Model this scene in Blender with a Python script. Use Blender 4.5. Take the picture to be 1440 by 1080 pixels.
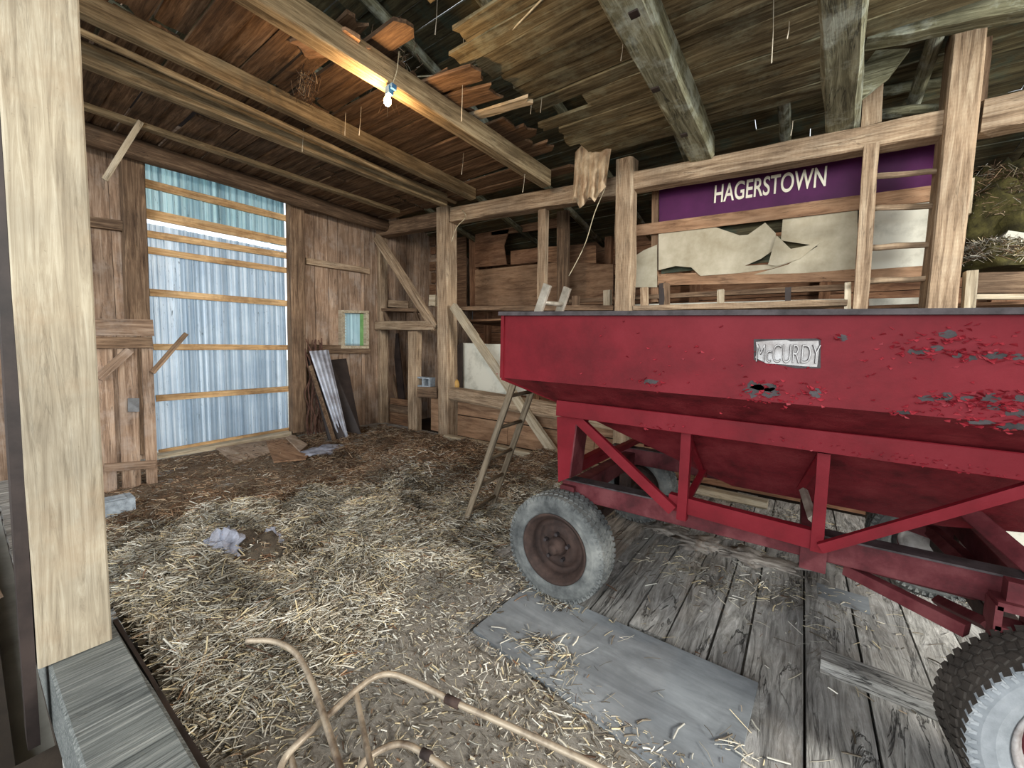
import bpy, math, random
import numpy as np
from mathutils import Vector, Matrix, noise as mnoise

# ------------------------------------------------------------------ start
for o in list(bpy.data.objects): bpy.data.objects.remove(o)
SC = bpy.context.scene
COL = SC.collection
rng = random.Random(11)
nr = np.random.default_rng(5)
V = Vector

# ------------------------------------------------------------------ camera (eye 1.6 m above the planks)
EYE = V((0, 0, 1.6)); FPX = 563.0
_Z = V((154, 6700, -563)).normalized()
_Y = V((410, 41, 563)); _Y = (_Y - _Z * _Y.dot(_Z)).normalized()
_X = V((_Z.y*_Y.z-_Z.z*_Y.y, _Z.z*_Y.x-_Z.x*_Y.z, _Z.x*_Y.y-_Z.y*_Y.x))
if _X.x < 0: _X = -_X
right = V((_X.x, _Y.x, _Z.x)); upv = V((_X.y, _Y.y, _Z.y)); fwd = V((_X.z, _Y.z, _Z.z))
cam = bpy.data.cameras.new('camera'); camo = bpy.data.objects.new('camera', cam); COL.objects.link(camo)
cam.sensor_width = 36; cam.lens = FPX * 36 / 1440; cam.clip_start = 0.02; cam.clip_end = 300
camo.matrix_world = Matrix(((right.x, upv.x, -fwd.x, EYE.x), (right.y, upv.y, -fwd.y, EYE.y), (right.z, upv.z, -fwd.z, EYE.z), (0, 0, 0, 1)))
SC.camera = camo

# ------------------------------------------------------------------ world, daylight, exposure
SC.view_settings.view_transform = 'Standard'; SC.view_settings.look = 'None'
SC.view_settings.gamma = 1; SC.view_settings.use_curve_mapping = False
SC.view_settings.exposure = 0.62
w = bpy.data.worlds.new('world'); SC.world = w; w.use_nodes = True
bg = w.node_tree.nodes['Background']; bg.inputs[0].default_value = (0.88, 0.94, 1.0, 1); bg.inputs[1].default_value = 1.25
def area(name, loc, target, sx, sy, power, color):
    l = bpy.data.lights.new(name, 'AREA'); l.shape = 'RECTANGLE'; l.size = sx; l.size_y = sy; l.energy = power; l.color = color
    o = bpy.data.objects.new(name, l); COL.objects.link(o); o.location = loc
    o.rotation_euler = (V(target) - V(loc)).to_track_quat('-Z', 'Y').to_euler(); return o
area('daylight_through_side_door', (6.0, 1.6, 3.5), (-1.0, 2.6, 0.6), 1.9, 1.7, 520, (1.0, 0.98, 0.93))
area('daylight_through_front_door', (-0.5, -5.2, 2.6), (-2.5, 3.5, 1.6), 5.0, 3.6, 300, (0.93, 0.97, 1.0))

# ------------------------------------------------------------------ pixel of the photo -> point on a real plane
AX = {'X': 0, 'Y': 1, 'Z': 2}
def P(px, py, ax, v):
    c = V((px - 720, 540 - py, FPX))
    d = right * c.x + upv * c.y + fwd * c.z
    i = AX[ax]
    return EYE + d * ((v - EYE[i]) / d[i])

# ------------------------------------------------------------------ materials
def lin(c):
    return tuple(((x/255)/12.92 if x/255 <= 0.04045 else ((x/255+0.055)/1.055)**2.4) for x in c) + (1,)
def newmat(name):
    m = bpy.data.materials.new(name); m.use_nodes = True; nt = m.node_tree; nt.nodes.clear()
    out = nt.nodes.new('ShaderNodeOutputMaterial'); b = nt.nodes.new('ShaderNodeBsdfPrincipled')
    nt.links.new(b.outputs[0], out.inputs[0]); b.inputs['Specular IOR Level'].default_value = 0.25
    return m, nt, b
def nd(nt, t, **k):
    n = nt.nodes.new(t)
    for a, b in k.items(): setattr(n, a, b)
    return n
def ramp(nt, fac, stops):
    r = nd(nt, 'ShaderNodeValToRGB'); nt.links.new(fac, r.inputs[0]); e = r.color_ramp.elements
    e[0].position, e[0].color = stops[0]; e[1].position, e[1].color = stops[-1]
    for p, c in stops[1:-1]:
        q = e.new(p); q.color = c
    return r.outputs[0]
def mixc(nt, fac, a, b, mode='MIX'):
    m = nd(nt, 'ShaderNodeMix', data_type='RGBA', blend_type=mode)
    for s, v in ((m.inputs[0], fac), (m.inputs[6], a), (m.inputs[7], b)):
        if hasattr(v, 'default_value'): nt.links.new(v, s)
        else: s.default_value = v
    return m.outputs[2]
def math_(nt, op, a, b):
    m = nd(nt, 'ShaderNodeMath', operation=op)
    for s, v in ((m.inputs[0], a), (m.inputs[1], b)):
        if hasattr(v, 'default_value'): nt.links.new(v, s)
        else: s.default_value = v
    return m.outputs[0]
def noise(nt, vec, scale, detail=6, rough=0.6, dist=0.0):
    n = nd(nt, 'ShaderNodeTexNoise'); n.inputs['Scale'].default_value = scale; n.inputs['Detail'].default_value = detail
    n.inputs['Roughness'].default_value = rough; n.inputs['Distortion'].default_value = dist
    nt.links.new(vec, n.inputs['Vector']); return n.outputs[0]
def wood(name, dark, mid, light, grain=1.0, bump=0.35, stain=None, stain_amt=0.5, saw=0.0, rough=0.85, vary=0.35, dist=0.6, across=False, crack=0.6, sawamt=0.12):
    """weathered wood, grain along the local X axis of each piece"""
    m, nt, b = newmat(name); L = nt.links
    tc = nd(nt, 'ShaderNodeTexCoord'); oi = nd(nt, 'ShaderNodeObjectInfo')
    off = nd(nt, 'ShaderNodeVectorMath', operation='SCALE'); off.inputs[0].default_value = (37, 91, 53); L.new(oi.outputs['Random'], off.inputs['Scale'])
    add = nd(nt, 'ShaderNodeVectorMath', operation='ADD'); L.new(tc.outputs['Object'], add.inputs[0]); L.new(off.outputs[0], add.inputs[1])
    mp = nd(nt, 'ShaderNodeMapping'); mp.inputs['Scale'].default_value = (30*grain, 2, 30*grain) if across else (1.6, 26*grain, 26*grain); L.new(add.outputs[0], mp.inputs[0])
    g = noise(nt, mp.outputs[0], 1.0, 12, 0.74, dist)
    col = ramp(nt, g, [(0.34, lin(dark)), (0.5, lin(mid)), (0.66, lin(light))])
    big = noise(nt, add.outputs[0], 1.7, 4, 0.6)
    col = mixc(nt, 0.75, col, ramp(nt, big, [(0.3, (0.55, 0.55, 0.55, 1)), (0.7, (1.3, 1.28, 1.22, 1))]), 'MULTIPLY')
    if crack:
        m2 = nd(nt, 'ShaderNodeMapping'); m2.inputs['Scale'].default_value = (9, 1.2, 14) if across else (0.9, 13*grain, 13*grain); m2.inputs['Location'].default_value = (3, 7, 1); L.new(add.outputs[0], m2.inputs[0])
        ck = ramp(nt, noise(nt, m2.outputs[0], 1.0, 6, 0.6, 0.8), [(0.485, (0, 0, 0, 1)), (0.5, (1, 1, 1, 1)), (0.515, (0, 0, 0, 1))])
        msk = ramp(nt, noise(nt, add.outputs[0], 2.3, 3, 0.5), [(0.42, (0, 0, 0, 1)), (0.6, (1, 1, 1, 1))])
        ckf = math_(nt, 'MULTIPLY', math_(nt, 'MULTIPLY', ck, msk), crack)
        col = mixc(nt, ckf, col, lin(tuple(c*0.45 for c in dark)))
        fleck = ramp(nt, noise(nt, add.outputs[0], 60, 3, 0.8), [(0.66, (0, 0, 0, 1)), (0.74, (1, 1, 1, 1))])
        col = mixc(nt, math_(nt, 'MULTIPLY', fleck, 0.35), col, lin(tuple(c*0.6 for c in dark)))
    if stain:
        s = noise(nt, add.outputs[0], 3.1, 5, 0.7)
        f = math_(nt, 'MULTIPLY', ramp(nt, s, [(0.5, (0, 0, 0, 1)), (0.64, (1, 1, 1, 1))]), stain_amt)
        col = mixc(nt, f, col, lin(stain))
    v = ramp(nt, oi.outputs['Random'], [(0, (1-vary,)*3+(1,)), (1, (1+vary*0.7,)*3+(1,))])
    col = mixc(nt, 1.0, col, v, 'MULTIPLY')
    L.new(col, b.inputs['Base Color']); b.inputs['Roughness'].default_value = rough
    h = g
    if saw:
        wv = nd(nt, 'ShaderNodeTexWave', wave_type='BANDS', bands_direction='X'); wv.inputs['Scale'].default_value = saw
        wv.inputs['Distortion'].default_value = 2.5; wv.inputs['Detail'].default_value = 2; L.new(add.outputs[0], wv.inputs['Vector'])
        h = math_(nt, 'ADD', g, math_(nt, 'MULTIPLY', wv.outputs['Fac'], sawamt*1.6))
        L.new(mixc(nt, math_(nt, 'MULTIPLY', wv.outputs['Fac'], sawamt), col, lin(dark)), b.inputs['Base Color'])
    if crack: h = math_(nt, 'SUBTRACT', h, math_(nt, 'MULTIPLY', ckf, 0.6))
    bp = nd(nt, 'ShaderNodeBump'); bp.inputs['Strength'].default_value = bump; bp.inputs['Distance'].default_value = 0.02
    L.new(h, bp.inputs['Height']); L.new(bp.outputs[0], b.inputs['Normal'])
    return m
def surf(name, c1, c2, scale=6, rough=0.6, metal=0.0, bump=0.15, c3=None, lo=0.35, hi=0.65, spec=0.3, rvar=False):
    m, nt, b = newmat(name); tc = nd(nt, 'ShaderNodeTexCoord')
    n = noise(nt, tc.outputs['Object'], scale, 8, 0.65)
    stops = [(lo, lin(c1)), (hi, lin(c2))] if c3 is None else [(lo, lin(c1)), ((lo+hi)/2, lin(c2)), (hi, lin(c3))]
    col = ramp(nt, n, stops)
    if rvar:
        oi = nd(nt, 'ShaderNodeObjectInfo'); col = mixc(nt, 1.0, col, ramp(nt, oi.outputs['Random'], [(0, (0.7,)*3+(1,)), (1, (1.2,)*3+(1,))]), 'MULTIPLY')
    nt.links.new(col, b.inputs['Base Color']); b.inputs['Roughness'].default_value = rough; b.inputs['Metallic'].default_value = metal
    b.inputs['Specular IOR Level'].default_value = spec
    if bump:
        bp = nd(nt, 'ShaderNodeBump'); bp.inputs['Strength'].default_value = bump; bp.inputs['Distance'].default_value = 0.01
        nt.links.new(noise(nt, tc.outputs['Object'], scale*7, 5, 0.7), bp.inputs['Height']); nt.links.new(bp.outputs[0], b.inputs['Normal'])
    return m
M = {}
M['timber'] = wood('weathered_timber', (100, 80, 62), (158, 136, 112), (194, 175, 150), saw=9, bump=0.35, vary=0.12, sawamt=.07)
M['timber_dark'] = wood('old_brown_timber', (68, 52, 40), (114, 92, 73), (154, 130, 106), vary=0.2, bump=0.4)
M['timber_green'] = wood('mossy_hewn_timber', (70, 68, 50), (124, 122, 98), (176, 176, 150), stain=(196, 204, 190), stain_amt=0.55, bump=0.8, vary=0.1, crack=.8)
M['post_pale'] = wood('pale_planed_post', (126, 115, 98), (160, 149, 129), (182, 173, 154), grain=1.3, bump=0.25, vary=0.02, dist=1.2, stain=(150, 126, 98), stain_amt=0.3, crack=.25)
M['sill'] = wood('grey_sawn_sill', (58, 61, 60), (112, 116, 114), (156, 158, 154), bump=0.6, vary=0.02, across=True, grain=3.0, crack=.3)
M['joist'] = wood('olive_brown_joist', (82, 68, 48), (138, 120, 92), (180, 164, 132), bump=0.35, vary=0.12)
M['deck'] = wood('dark_loft_board', (54, 40, 29), (100, 77, 57), (138, 112, 88), bump=0.4, vary=0.35)
M['deck_green'] = wood('greenish_deck_board', (58, 50, 34), (110, 99, 74), (154, 144, 114), bump=0.45, vary=0.38, stain=(160, 165, 140), stain_amt=0.3)
M['roofing'] = wood('roof_board', (48, 43, 30), (90, 82, 60), (124, 118, 90), bump=0.4, vary=0.4, stain=(74, 96, 86), stain_amt=0.5)
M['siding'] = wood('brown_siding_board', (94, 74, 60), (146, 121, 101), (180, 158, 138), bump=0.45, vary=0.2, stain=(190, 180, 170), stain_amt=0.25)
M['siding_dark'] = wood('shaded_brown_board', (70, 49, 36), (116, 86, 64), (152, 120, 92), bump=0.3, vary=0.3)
M['rearboard'] = wood('rear_wall_board', (92, 62, 46), (140, 102, 76), (168, 130, 102), grain=0.6, bump=0.2, vary=0.22)
M['batten'] = wood('fresh_pine_batten', (158, 120, 80), (208, 170, 122), (230, 200, 156), bump=0.25, vary=0.1, stain=(120, 88, 60), stain_amt=0.5)
M['plank'] = wood('grey_floor_plank', (92, 90, 87), (164, 162, 157), (208, 206, 202), grain=0.5, bump=1.0, vary=0.12, stain=(120, 110, 98), stain_amt=0.35, dist=2.2, crack=.9)
M['plywood'] = wood('worn_plywood', (132, 110, 90), (172, 150, 130), (196, 178, 160), grain=0.4, bump=0.1, vary=0.1)
M['plywood_brown'] = wood('brown_plywood', (108, 80, 60), (148, 116, 90), (172, 140, 112), grain=0.5, bump=0.15, vary=0.12)
M['greyboard'] = wood('grey_painted_board', (108, 112, 116), (128, 133, 137), (144, 149, 153), grain=0.3, bump=0.06, vary=0.03, rough=0.7, stain=(98, 102, 104), stain_amt=0.4, crack=.3)
M['endgrain'] = wood('bleached_rail', (140, 126, 104), (184, 170, 146), (208, 198, 178), bump=0.3, vary=0.15)
M['red'] = surf('red_paint', (86, 15, 22), (105, 20, 29), 2.2, 0.55, 0, 0.15, c3=(114, 27, 36), spec=0.15)
M['hull'] = surf('dusty_shaded_hull', (72, 18, 22), (98, 26, 32), 6, 0.6, 0, 0.3, c3=(110, 38, 42), spec=0.2)  # dusty lower hull; underside shade is partly put into this red
M['red_old'] = surf('dusty_maroon_paint', (54, 22, 24), (84, 34, 38), 5, 0.6, 0, 0.2, c3=(104, 54, 56), spec=.2)
M['rust'] = surf('rust', (42, 33, 30), (74, 57, 50), 9, 0.8, 0.1, 0.3)
M['bare'] = surf('bare_rusted_steel', (40, 35, 35), (74, 67, 68), 12, 0.6, 0.1, 0.2)
M['flake'] = surf('curled_red_flake', (104, 16, 26), (150, 44, 54), 20, 0.5, 0, 0)
M['rubber'] = surf('dusty_rubber', (62, 64, 64), (100, 102, 100), 5, 0.9, 0, 0.3, c3=(132, 133, 128))
M['tread_dark'] = surf('brown_dusty_tread', (46, 42, 38), (78, 72, 66), 6, .95, 0, .3)
M['rubber_lit'] = surf('daylit_rubber', (112, 117, 120), (146, 150, 153), 6, 0.75, 0, 0.2)  # front tyre sidewall: strong daylight is put into the rubber colour
M['rimsteel'] = surf('scuffed_white_rim', (120, 112, 108), (190, 188, 186), 7, 0.5, 0.2, 0.1)
M['alu'] = surf('dull_aluminium', (120, 112, 98), (172, 164, 150), 8, 0.5, 0.35, 0.1)
M['ladder'] = wood('ladder_rail', (72, 62, 50), (114, 101, 84), (150, 136, 116), bump=0.2, vary=0.05)
M['concrete'] = surf('concrete_block', (120, 128, 134), (172, 182, 190), 20, 0.95, 0, 0.5)
M['purple'] = surf('purple_sign_paint', (66, 18, 62), (82, 26, 76), 2.5, 0.5, 0, 0.05)
M['letters'] = surf('cream_letter_paint', (225, 218, 196), (240, 236, 220), 8, 0.6, 0, 0)
M['whiteboard'] = surf('dirty_white_panel', (140, 136, 122), (200, 198, 184), 3.2, 0.8, 0, 0.1, lo=0.25, hi=0.5)
M['paper'] = surf('torn_white_sheathing', (158, 148, 124), (192, 184, 162), 3, 0.85, 0, 0.12)
M['burlap'] = surf('tan_sacking', (150, 122, 94), (214, 194, 162), 5, 0.9, 0, 0.4)
M['dark'] = surf('dark_panel_and_shade', (34, 28, 26), (58, 48, 44), 4, 0.55, 0, 0.1)  # dark panel colour, also used for painted shade on post and mortices
M['vine'] = surf('dry_vine', (70, 46, 38), (112, 82, 68), 15, 0.9, 0, 0.3)
M['pipe'] = surf('rusty_cream_pipe', (84, 70, 58), (160, 146, 126), 6, 0.45, 0.2, 0.1, lo=0.38, hi=0.55)
M['plastic'] = surf('dirty_plastic_film', (96, 98, 108), (166, 170, 184), 9, 0.35, 0, 0.3)
M['rope'] = surf('pale_rope', (170, 156, 124), (214, 204, 176), 20, 0.9, 0, 0)
M['web'] = surf('dusty_cobweb', (170, 160, 140), (205, 196, 176), 20, 0.9, 0, 0)
M['blueplastic'] = surf('blue_lamp_socket', (50, 92, 128), (80, 128, 164), 20, 0.4, 0, 0)
M['grey_metal'] = surf('grey_metal', (84, 84, 84), (120, 122, 124), 8, 0.5, 0.5, 0.1)
M['yellow'] = surf('yellow_plastic', (150, 116, 60), (190, 150, 84), 8, 0.5)
M['moss_hay'] = surf('mossy_old_hay', (44, 40, 20), (84, 78, 40), 9, 0.95, 0, 0.8)
M['matted'] = surf('matted_old_hay', (58, 50, 42), (104, 94, 80), 14, .95, 0, .8)
M['dust'] = surf('pale_dust', (120, 112, 104), (168, 160, 150), 8, 1.0, 0, 0.7)
M['green'] = surf('green_card', (96, 140, 84), (120, 164, 104), 8, 0.7)
M['ground'] = surf('outside_gravel', (150, 146, 134), (186, 182, 170), 2, 1, 0, 0.2)
M['earth'] = surf('dark_earth', (40, 34, 28), (64, 54, 44), 2, 1, 0, 0.2)

def sheet_mat(name, c1, c2, transl):
    m, nt, b = newmat(name); tc = nd(nt, 'ShaderNodeTexCoord')
    col = ramp(nt, noise(nt, tc.outputs['Object'], 2.5, 7, 0.7), [(0.3, lin(c1)), (0.65, lin(c2))])
    mp = nd(nt, 'ShaderNodeMapping'); mp.inputs['Scale'].default_value = (14, 14, 2.2); nt.links.new(tc.outputs['Object'], mp.inputs[0])
    spk = ramp(nt, noise(nt, mp.outputs[0], 1.6, 8, 0.8, 1.5), [(0.60, (0, 0, 0, 1)), (0.66, (1, 1, 1, 1))])
    col = mixc(nt, math_(nt, 'MULTIPLY', spk, 0.8), col, lin((84, 98, 104)))
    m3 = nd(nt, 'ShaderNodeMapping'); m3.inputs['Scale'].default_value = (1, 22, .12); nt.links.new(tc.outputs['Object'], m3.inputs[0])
    rib_shade = ramp(nt, noise(nt, m3.outputs[0], 1.0, 4, 0.7), [(0.42, (0.50, 0.58, 0.64, 1)), (0.60, (1, 1, 1, 1))])  # vertical streaks paint shade beside the ribs into the sheet colour
    col = mixc(nt, 0.8, col, rib_shade, 'MULTIPLY')
    nt.links.new(col, b.inputs['Base Color']); b.inputs['Roughness'].default_value = 0.45; b.inputs['Metallic'].default_value = 0.1
    t = nd(nt, 'ShaderNodeBsdfTranslucent'); nt.links.new(col, t.inputs[0])
    mx = nd(nt, 'ShaderNodeMixShader'); mx.inputs[0].default_value = transl
    nt.links.new(b.outputs[0], mx.inputs[1]); nt.links.new(t.outputs[0], mx.inputs[2])
    nt.links.new(mx.outputs[0], [n for n in nt.nodes if n.type == 'OUTPUT_MATERIAL'][0].inputs[0])
    return m
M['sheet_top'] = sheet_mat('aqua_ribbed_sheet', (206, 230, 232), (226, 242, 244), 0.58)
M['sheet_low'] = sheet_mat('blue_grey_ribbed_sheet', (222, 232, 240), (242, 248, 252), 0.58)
M['sheet_lean'] = surf('galvanised_sheet', (130, 128, 134), (188, 194, 206), 4, 0.45, 0.4, 0.1)

# hay: colour carried per strand (fresh pale straw, old brown straw)
def hay_mat(name):
    m, nt, b = newmat(name); at = nd(nt, 'ShaderNodeAttribute', attribute_name='tint')
    nt.links.new(at.outputs['Color'], b.inputs['Base Color']); b.inputs['Roughness'].default_value = 0.75
    return m
M['straw'] = hay_mat('straw')
def bed_mat():
    m, nt, b = newmat('trampled_hay'); at = nd(nt, 'ShaderNodeAttribute', attribute_name='tint'); tc = nd(nt, 'ShaderNodeTexCoord')
    mp = nd(nt, 'ShaderNodeMapping'); mp.inputs['Scale'].default_value = (1, 2.2, 1); mp.inputs['Rotation'].default_value = (0, 0, 0.5)
    nt.links.new(tc.outputs['Object'], mp.inputs[0])
    n = noise(nt, mp.outputs[0], 26, 10, 0.8)
    col = mixc(nt, 1.0, at.outputs['Color'], ramp(nt, n, [(0.3, (0.5, 0.48, 0.45, 1)), (0.7, (1.35, 1.33, 1.3, 1))]), 'MULTIPLY')
    nt.links.new(col, b.inputs['Base Color']); b.inputs['Roughness'].default_value = 0.95
    bp = nd(nt, 'ShaderNodeBump'); bp.inputs['Strength'].default_value = 0.9; bp.inputs['Distance'].default_value = 0.03
    nt.links.new(n, bp.inputs['Height']); nt.links.new(bp.outputs[0], b.inputs['Normal'])
    return m
M['bed'] = bed_mat()

# ------------------------------------------------------------------ object helpers
def setp(o, label=None, cat=None, group=None, kind=None):
    if label: o['label'] = label
    if cat: o['category'] = cat
    if group: o['group'] = group
    if kind: o['kind'] = kind
    return o
def empty(name, loc=(0, 0, 0), **k):
    o = bpy.data.objects.new(name, None); COL.objects.link(o); o.empty_display_size = 0.1
    o.matrix_world = Matrix.Translation(loc); o['_m'] = 1; del o['_m']
    return setp(o, **k)
WM = {}
def mesh_obj(name, verts, faces, mat, parent=None, mw=None, smooth=False, **k):
    me = bpy.data.meshes.new(name); me.from_pydata([tuple(v) for v in verts], [], faces); me.update()
    if isinstance(mat, (list, tuple)):
        for m in mat: me.materials.append(m)
    else: me.materials.append(mat)
    if smooth: me.polygons.foreach_set('use_smooth', [True]*len(me.polygons))
    return place(name, me, parent, mw, **k)
def wmat(o):
    m = o.matrix_basis.copy()
    if o.parent: m = wmat(o.parent) @ o.matrix_parent_inverse @ m
    return m
def place(name, me, parent=None, mw=None, **k):
    o = bpy.data.objects.new(name, me); COL.objects.link(o)
    if mw is not None: o.matrix_basis = mw
    if parent is not None:
        o.parent = parent; o.matrix_parent_inverse = wmat(parent).inverted()
    return setp(o, **k)

def frame(a, b, up):
    x = (b - a); L = x.length; x.normalize(); up = V(up)
    z = (up - x * up.dot(x)); z.normalize(); y = z.cross(x)
    return L, Matrix(((x.x, y.x, z.x, a.x), (x.y, y.y, z.y, a.y), (x.z, y.z, z.z, a.z), (0, 0, 0, 1)))
def bar_mesh(L, w, t, seg=1, jit=0.0, rag=0.0, k=1, cham=0.0, wob=0.0):
    """rectangular stick: length X, width Y (k strips), thickness Z; jagged ends, hewn wobble, chamfered corners"""
    vs, fs = [], []
    if cham:
        c = cham
        prof = [(-w/2+c, -t/2), (w/2-c, -t/2), (w/2, -t/2+c), (w/2, t/2-c), (w/2-c, t/2), (-w/2+c, t/2), (-w/2, t/2-c), (-w/2, -t/2+c)]
    else:
        prof = [(-w/2 + w*i/k, -t/2) for i in range(k+1)] + [(w/2 - w*i/k, t/2) for i in range(k+1)]
    n = len(prof)
    ends = [[rng.uniform(0, rag) for _ in range(k+1)] for _ in range(2)] if rag else None
    cy = cz = 0
    for i in range(seg+1):
        if wob and 0 < i < seg: cy = rng.uniform(-wob, wob); cz = rng.uniform(-wob, wob)
        for j, (y, z) in enumerate(prof):
            x = L*i/seg
            if rag and not cham and i in (0, seg):
                q = j if j <= k else 2*k+1-j
                x += ends[0][q] if i == 0 else -ends[1][q]
            vs.append((x, y + cy + rng.uniform(-jit, jit), z + cz + rng.uniform(-jit, jit)))
    for i in range(seg):
        for j in range(n):
            a = i*n+j; b = i*n+(j+1) % n
            fs.append((a, b, b+n, a+n))
    if cham:
        fs.append(tuple(range(n-1, -1, -1))); fs.append(tuple(seg*n+j for j in range(n)))
    else:
        for q in range(k):
            fs.append((q+1, q, 2*k+1-q, 2*k-q)); o = seg*n; fs.append((o+q, o+q+1, o+2*k-q, o+2*k+1-q))
    return vs, fs
def stick(name, a, b, w, t, mat, parent=None, up=(0, 0, 1), seg=1, jit=0.0, rag=0.0, k=1, cham=0.0, wob=0.0, **kw):
    a, b = V(a), V(b); L, mw = frame(a, b, up)
    vs, fs = bar_mesh(L, w, t, seg, jit, rag, k, cham, wob)
    return mesh_obj(name, vs, fs, M[mat] if isinstance(mat, str) else mat, parent, mw, **kw)
def face(name, e1, e2, ax, v, depth, mat, parent=None, ext=(0, 0), **kw):
    """timber whose visible face lies in the plane ax=v; e1,e2 = the pixel pairs at its two ends"""
    p = [P(*e1[0], ax, v), P(*e1[1], ax, v), P(*e2[0], ax, v), P(*e2[1], ax, v)]
    a = (p[0]+p[1])/2; b = (p[2]+p[3])/2; d = (b-a).normalized()
    wd = 0.5*(abs((p[1]-p[0]).cross(d).length) + abs((p[3]-p[2]).cross(d).length))
    a = a - d*ext[0]; b = b + d*ext[1]
    n = V((0, 0, 0)); i = AX[ax]; n[i] = 1 if v > EYE[i] else -1
    a = a + n*depth/2; b = b + n*depth/2
    return stick(name, a, b, wd, depth, mat, parent, up=n, **kw)
def pole(name, a, b, r1, r2, mat, parent=None, n=8, seg=5, jit=0.006, **kw):
    a, b = V(a), V(b); L, mw = frame(a, b, (0, 0, 1) if abs((b-a).normalized().z) < 0.9 else (1, 0, 0)); vs, fs = [], []
    for i in range(seg+1):
        r = r1 + (r2-r1)*i/seg; oy, oz = (rng.uniform(-jit, jit)*1.5, rng.uniform(-jit, jit)*1.5)
        for j in range(n):
            q = 2*math.pi*j/n; vs.append((L*i/seg, oy+math.cos(q)*(r+rng.uniform(-jit, jit)), oz+math.sin(q)*(r+rng.uniform(-jit, jit))))
    for i in range(seg):
        for j in range(n):
            c = i*n+j; d = i*n+(j+1) % n; fs.append((c, d, d+n, c+n))
    fs.append(tuple(range(n-1, -1, -1))); fs.append(tuple(seg*n+j for j in range(n)))
    return mesh_obj(name, vs, fs, M[mat], parent, mw, smooth=True, **kw)
def tube_data(pts, r, n=8):
    pts = [V(p) for p in pts]; vs, fs = [], []
    for i, p in enumerate(pts):
        d = (pts[min(i+1, len(pts)-1)] - pts[max(i-1, 0)]).normalized()
        u = V((0, 0, 1)) if abs(d.z) < 0.9 else V((1, 0, 0)); s = d.cross(u).normalized(); u = s.cross(d)
        rr = r[i] if isinstance(r, (list, tuple)) else r
        for j in range(n):
            q = 2*math.pi*j/n; vs.append(p + s*math.cos(q)*rr + u*math.sin(q)*rr)
    for i in range(len(pts)-1):
        for j in range(n):
            a = i*n+j; b = i*n+(j+1) % n; fs.append((a, b, b+n, a+n))
    fs.append(tuple(range(n-1, -1, -1))); fs.append(tuple((len(pts)-1)*n+j for j in range(n)))
    return vs, fs
def smooth_path(pts, sub=6):
    pts = [V(p) for p in pts]; out = []
    for i in range(len(pts)-1):
        p0 = pts[max(i-1, 0)]; p1 = pts[i]; p2 = pts[i+1]; p3 = pts[min(i+2, len(pts)-1)]
        for s in range(sub):
            t = s/sub
            out.append(0.5*((2*p1)+(p2-p0)*t+(2*p0-5*p1+4*p2-p3)*t*t+(3*p1-p0-3*p2+p3)*t**3))
    out.append(pts[-1]); return out
def tube(name, pts, r, mat, parent=None, n=8, sub=6, **kw):
    if sub > 1: pts = smooth_path(pts, sub)
    vs, fs = tube_data(pts, r, n); return mesh_obj(name, vs, fs, M[mat], parent, smooth=True, **kw)
def merge(parts):
    vs, fs = [], []
    for v, f in parts:
        o = len(vs); vs += list(v); fs += [tuple(i+o for i in q) for q in f]
    return vs, fs
def boxd(c, s, rot=None):
    vs = []
    for x in (-.5, .5):
        for y in (-.5, .5):
            for z in (-.5, .5):
                p = V((x*s[0], y*s[1], z*s[2]))
                if rot: p = rot @ p
                vs.append(p + V(c))
    return vs, [(0, 1, 3, 2), (4, 6, 7, 5), (0, 4, 5, 1), (2, 3, 7, 6), (0, 2, 6, 4), (1, 5, 7, 3)]
def lathe_y(prof, n=40, c=(0, 0, 0)):
    """profile of (y, r) turned about the Y axis"""
    vs, fs = [], []; m = len(prof)
    for i in range(n):
        q = 2*math.pi*i/n
        for y, r in prof: vs.append((c[0]+math.cos(q)*r, c[1]+y, c[2]+math.sin(q)*r))
    for i in range(n):
        for j in range(m-1):
            a = i*m+j; b = ((i+1) % n)*m+j; fs.append((a, a+1, b+1, b))
    return vs, fs
def slab(name, poly, thick, mat, parent=None, **kw):
    """poly = coplanar 3D points; extruded by thick (vector)"""
    n = len(poly); t = V(thick); c = sum((V(p) for p in poly), V())/n
    vs = [V(p)-c for p in poly] + [V(p)+t-c for p in poly]
    fs = [tuple(range(n)), tuple(range(2*n-1, n-1, -1))] + [(i, i+n, (i+1) % n+n, (i+1) % n) for i in range(n)]
    return mesh_obj(name, vs, fs, M[mat], parent, Matrix.Translation(c), **kw)

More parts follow.
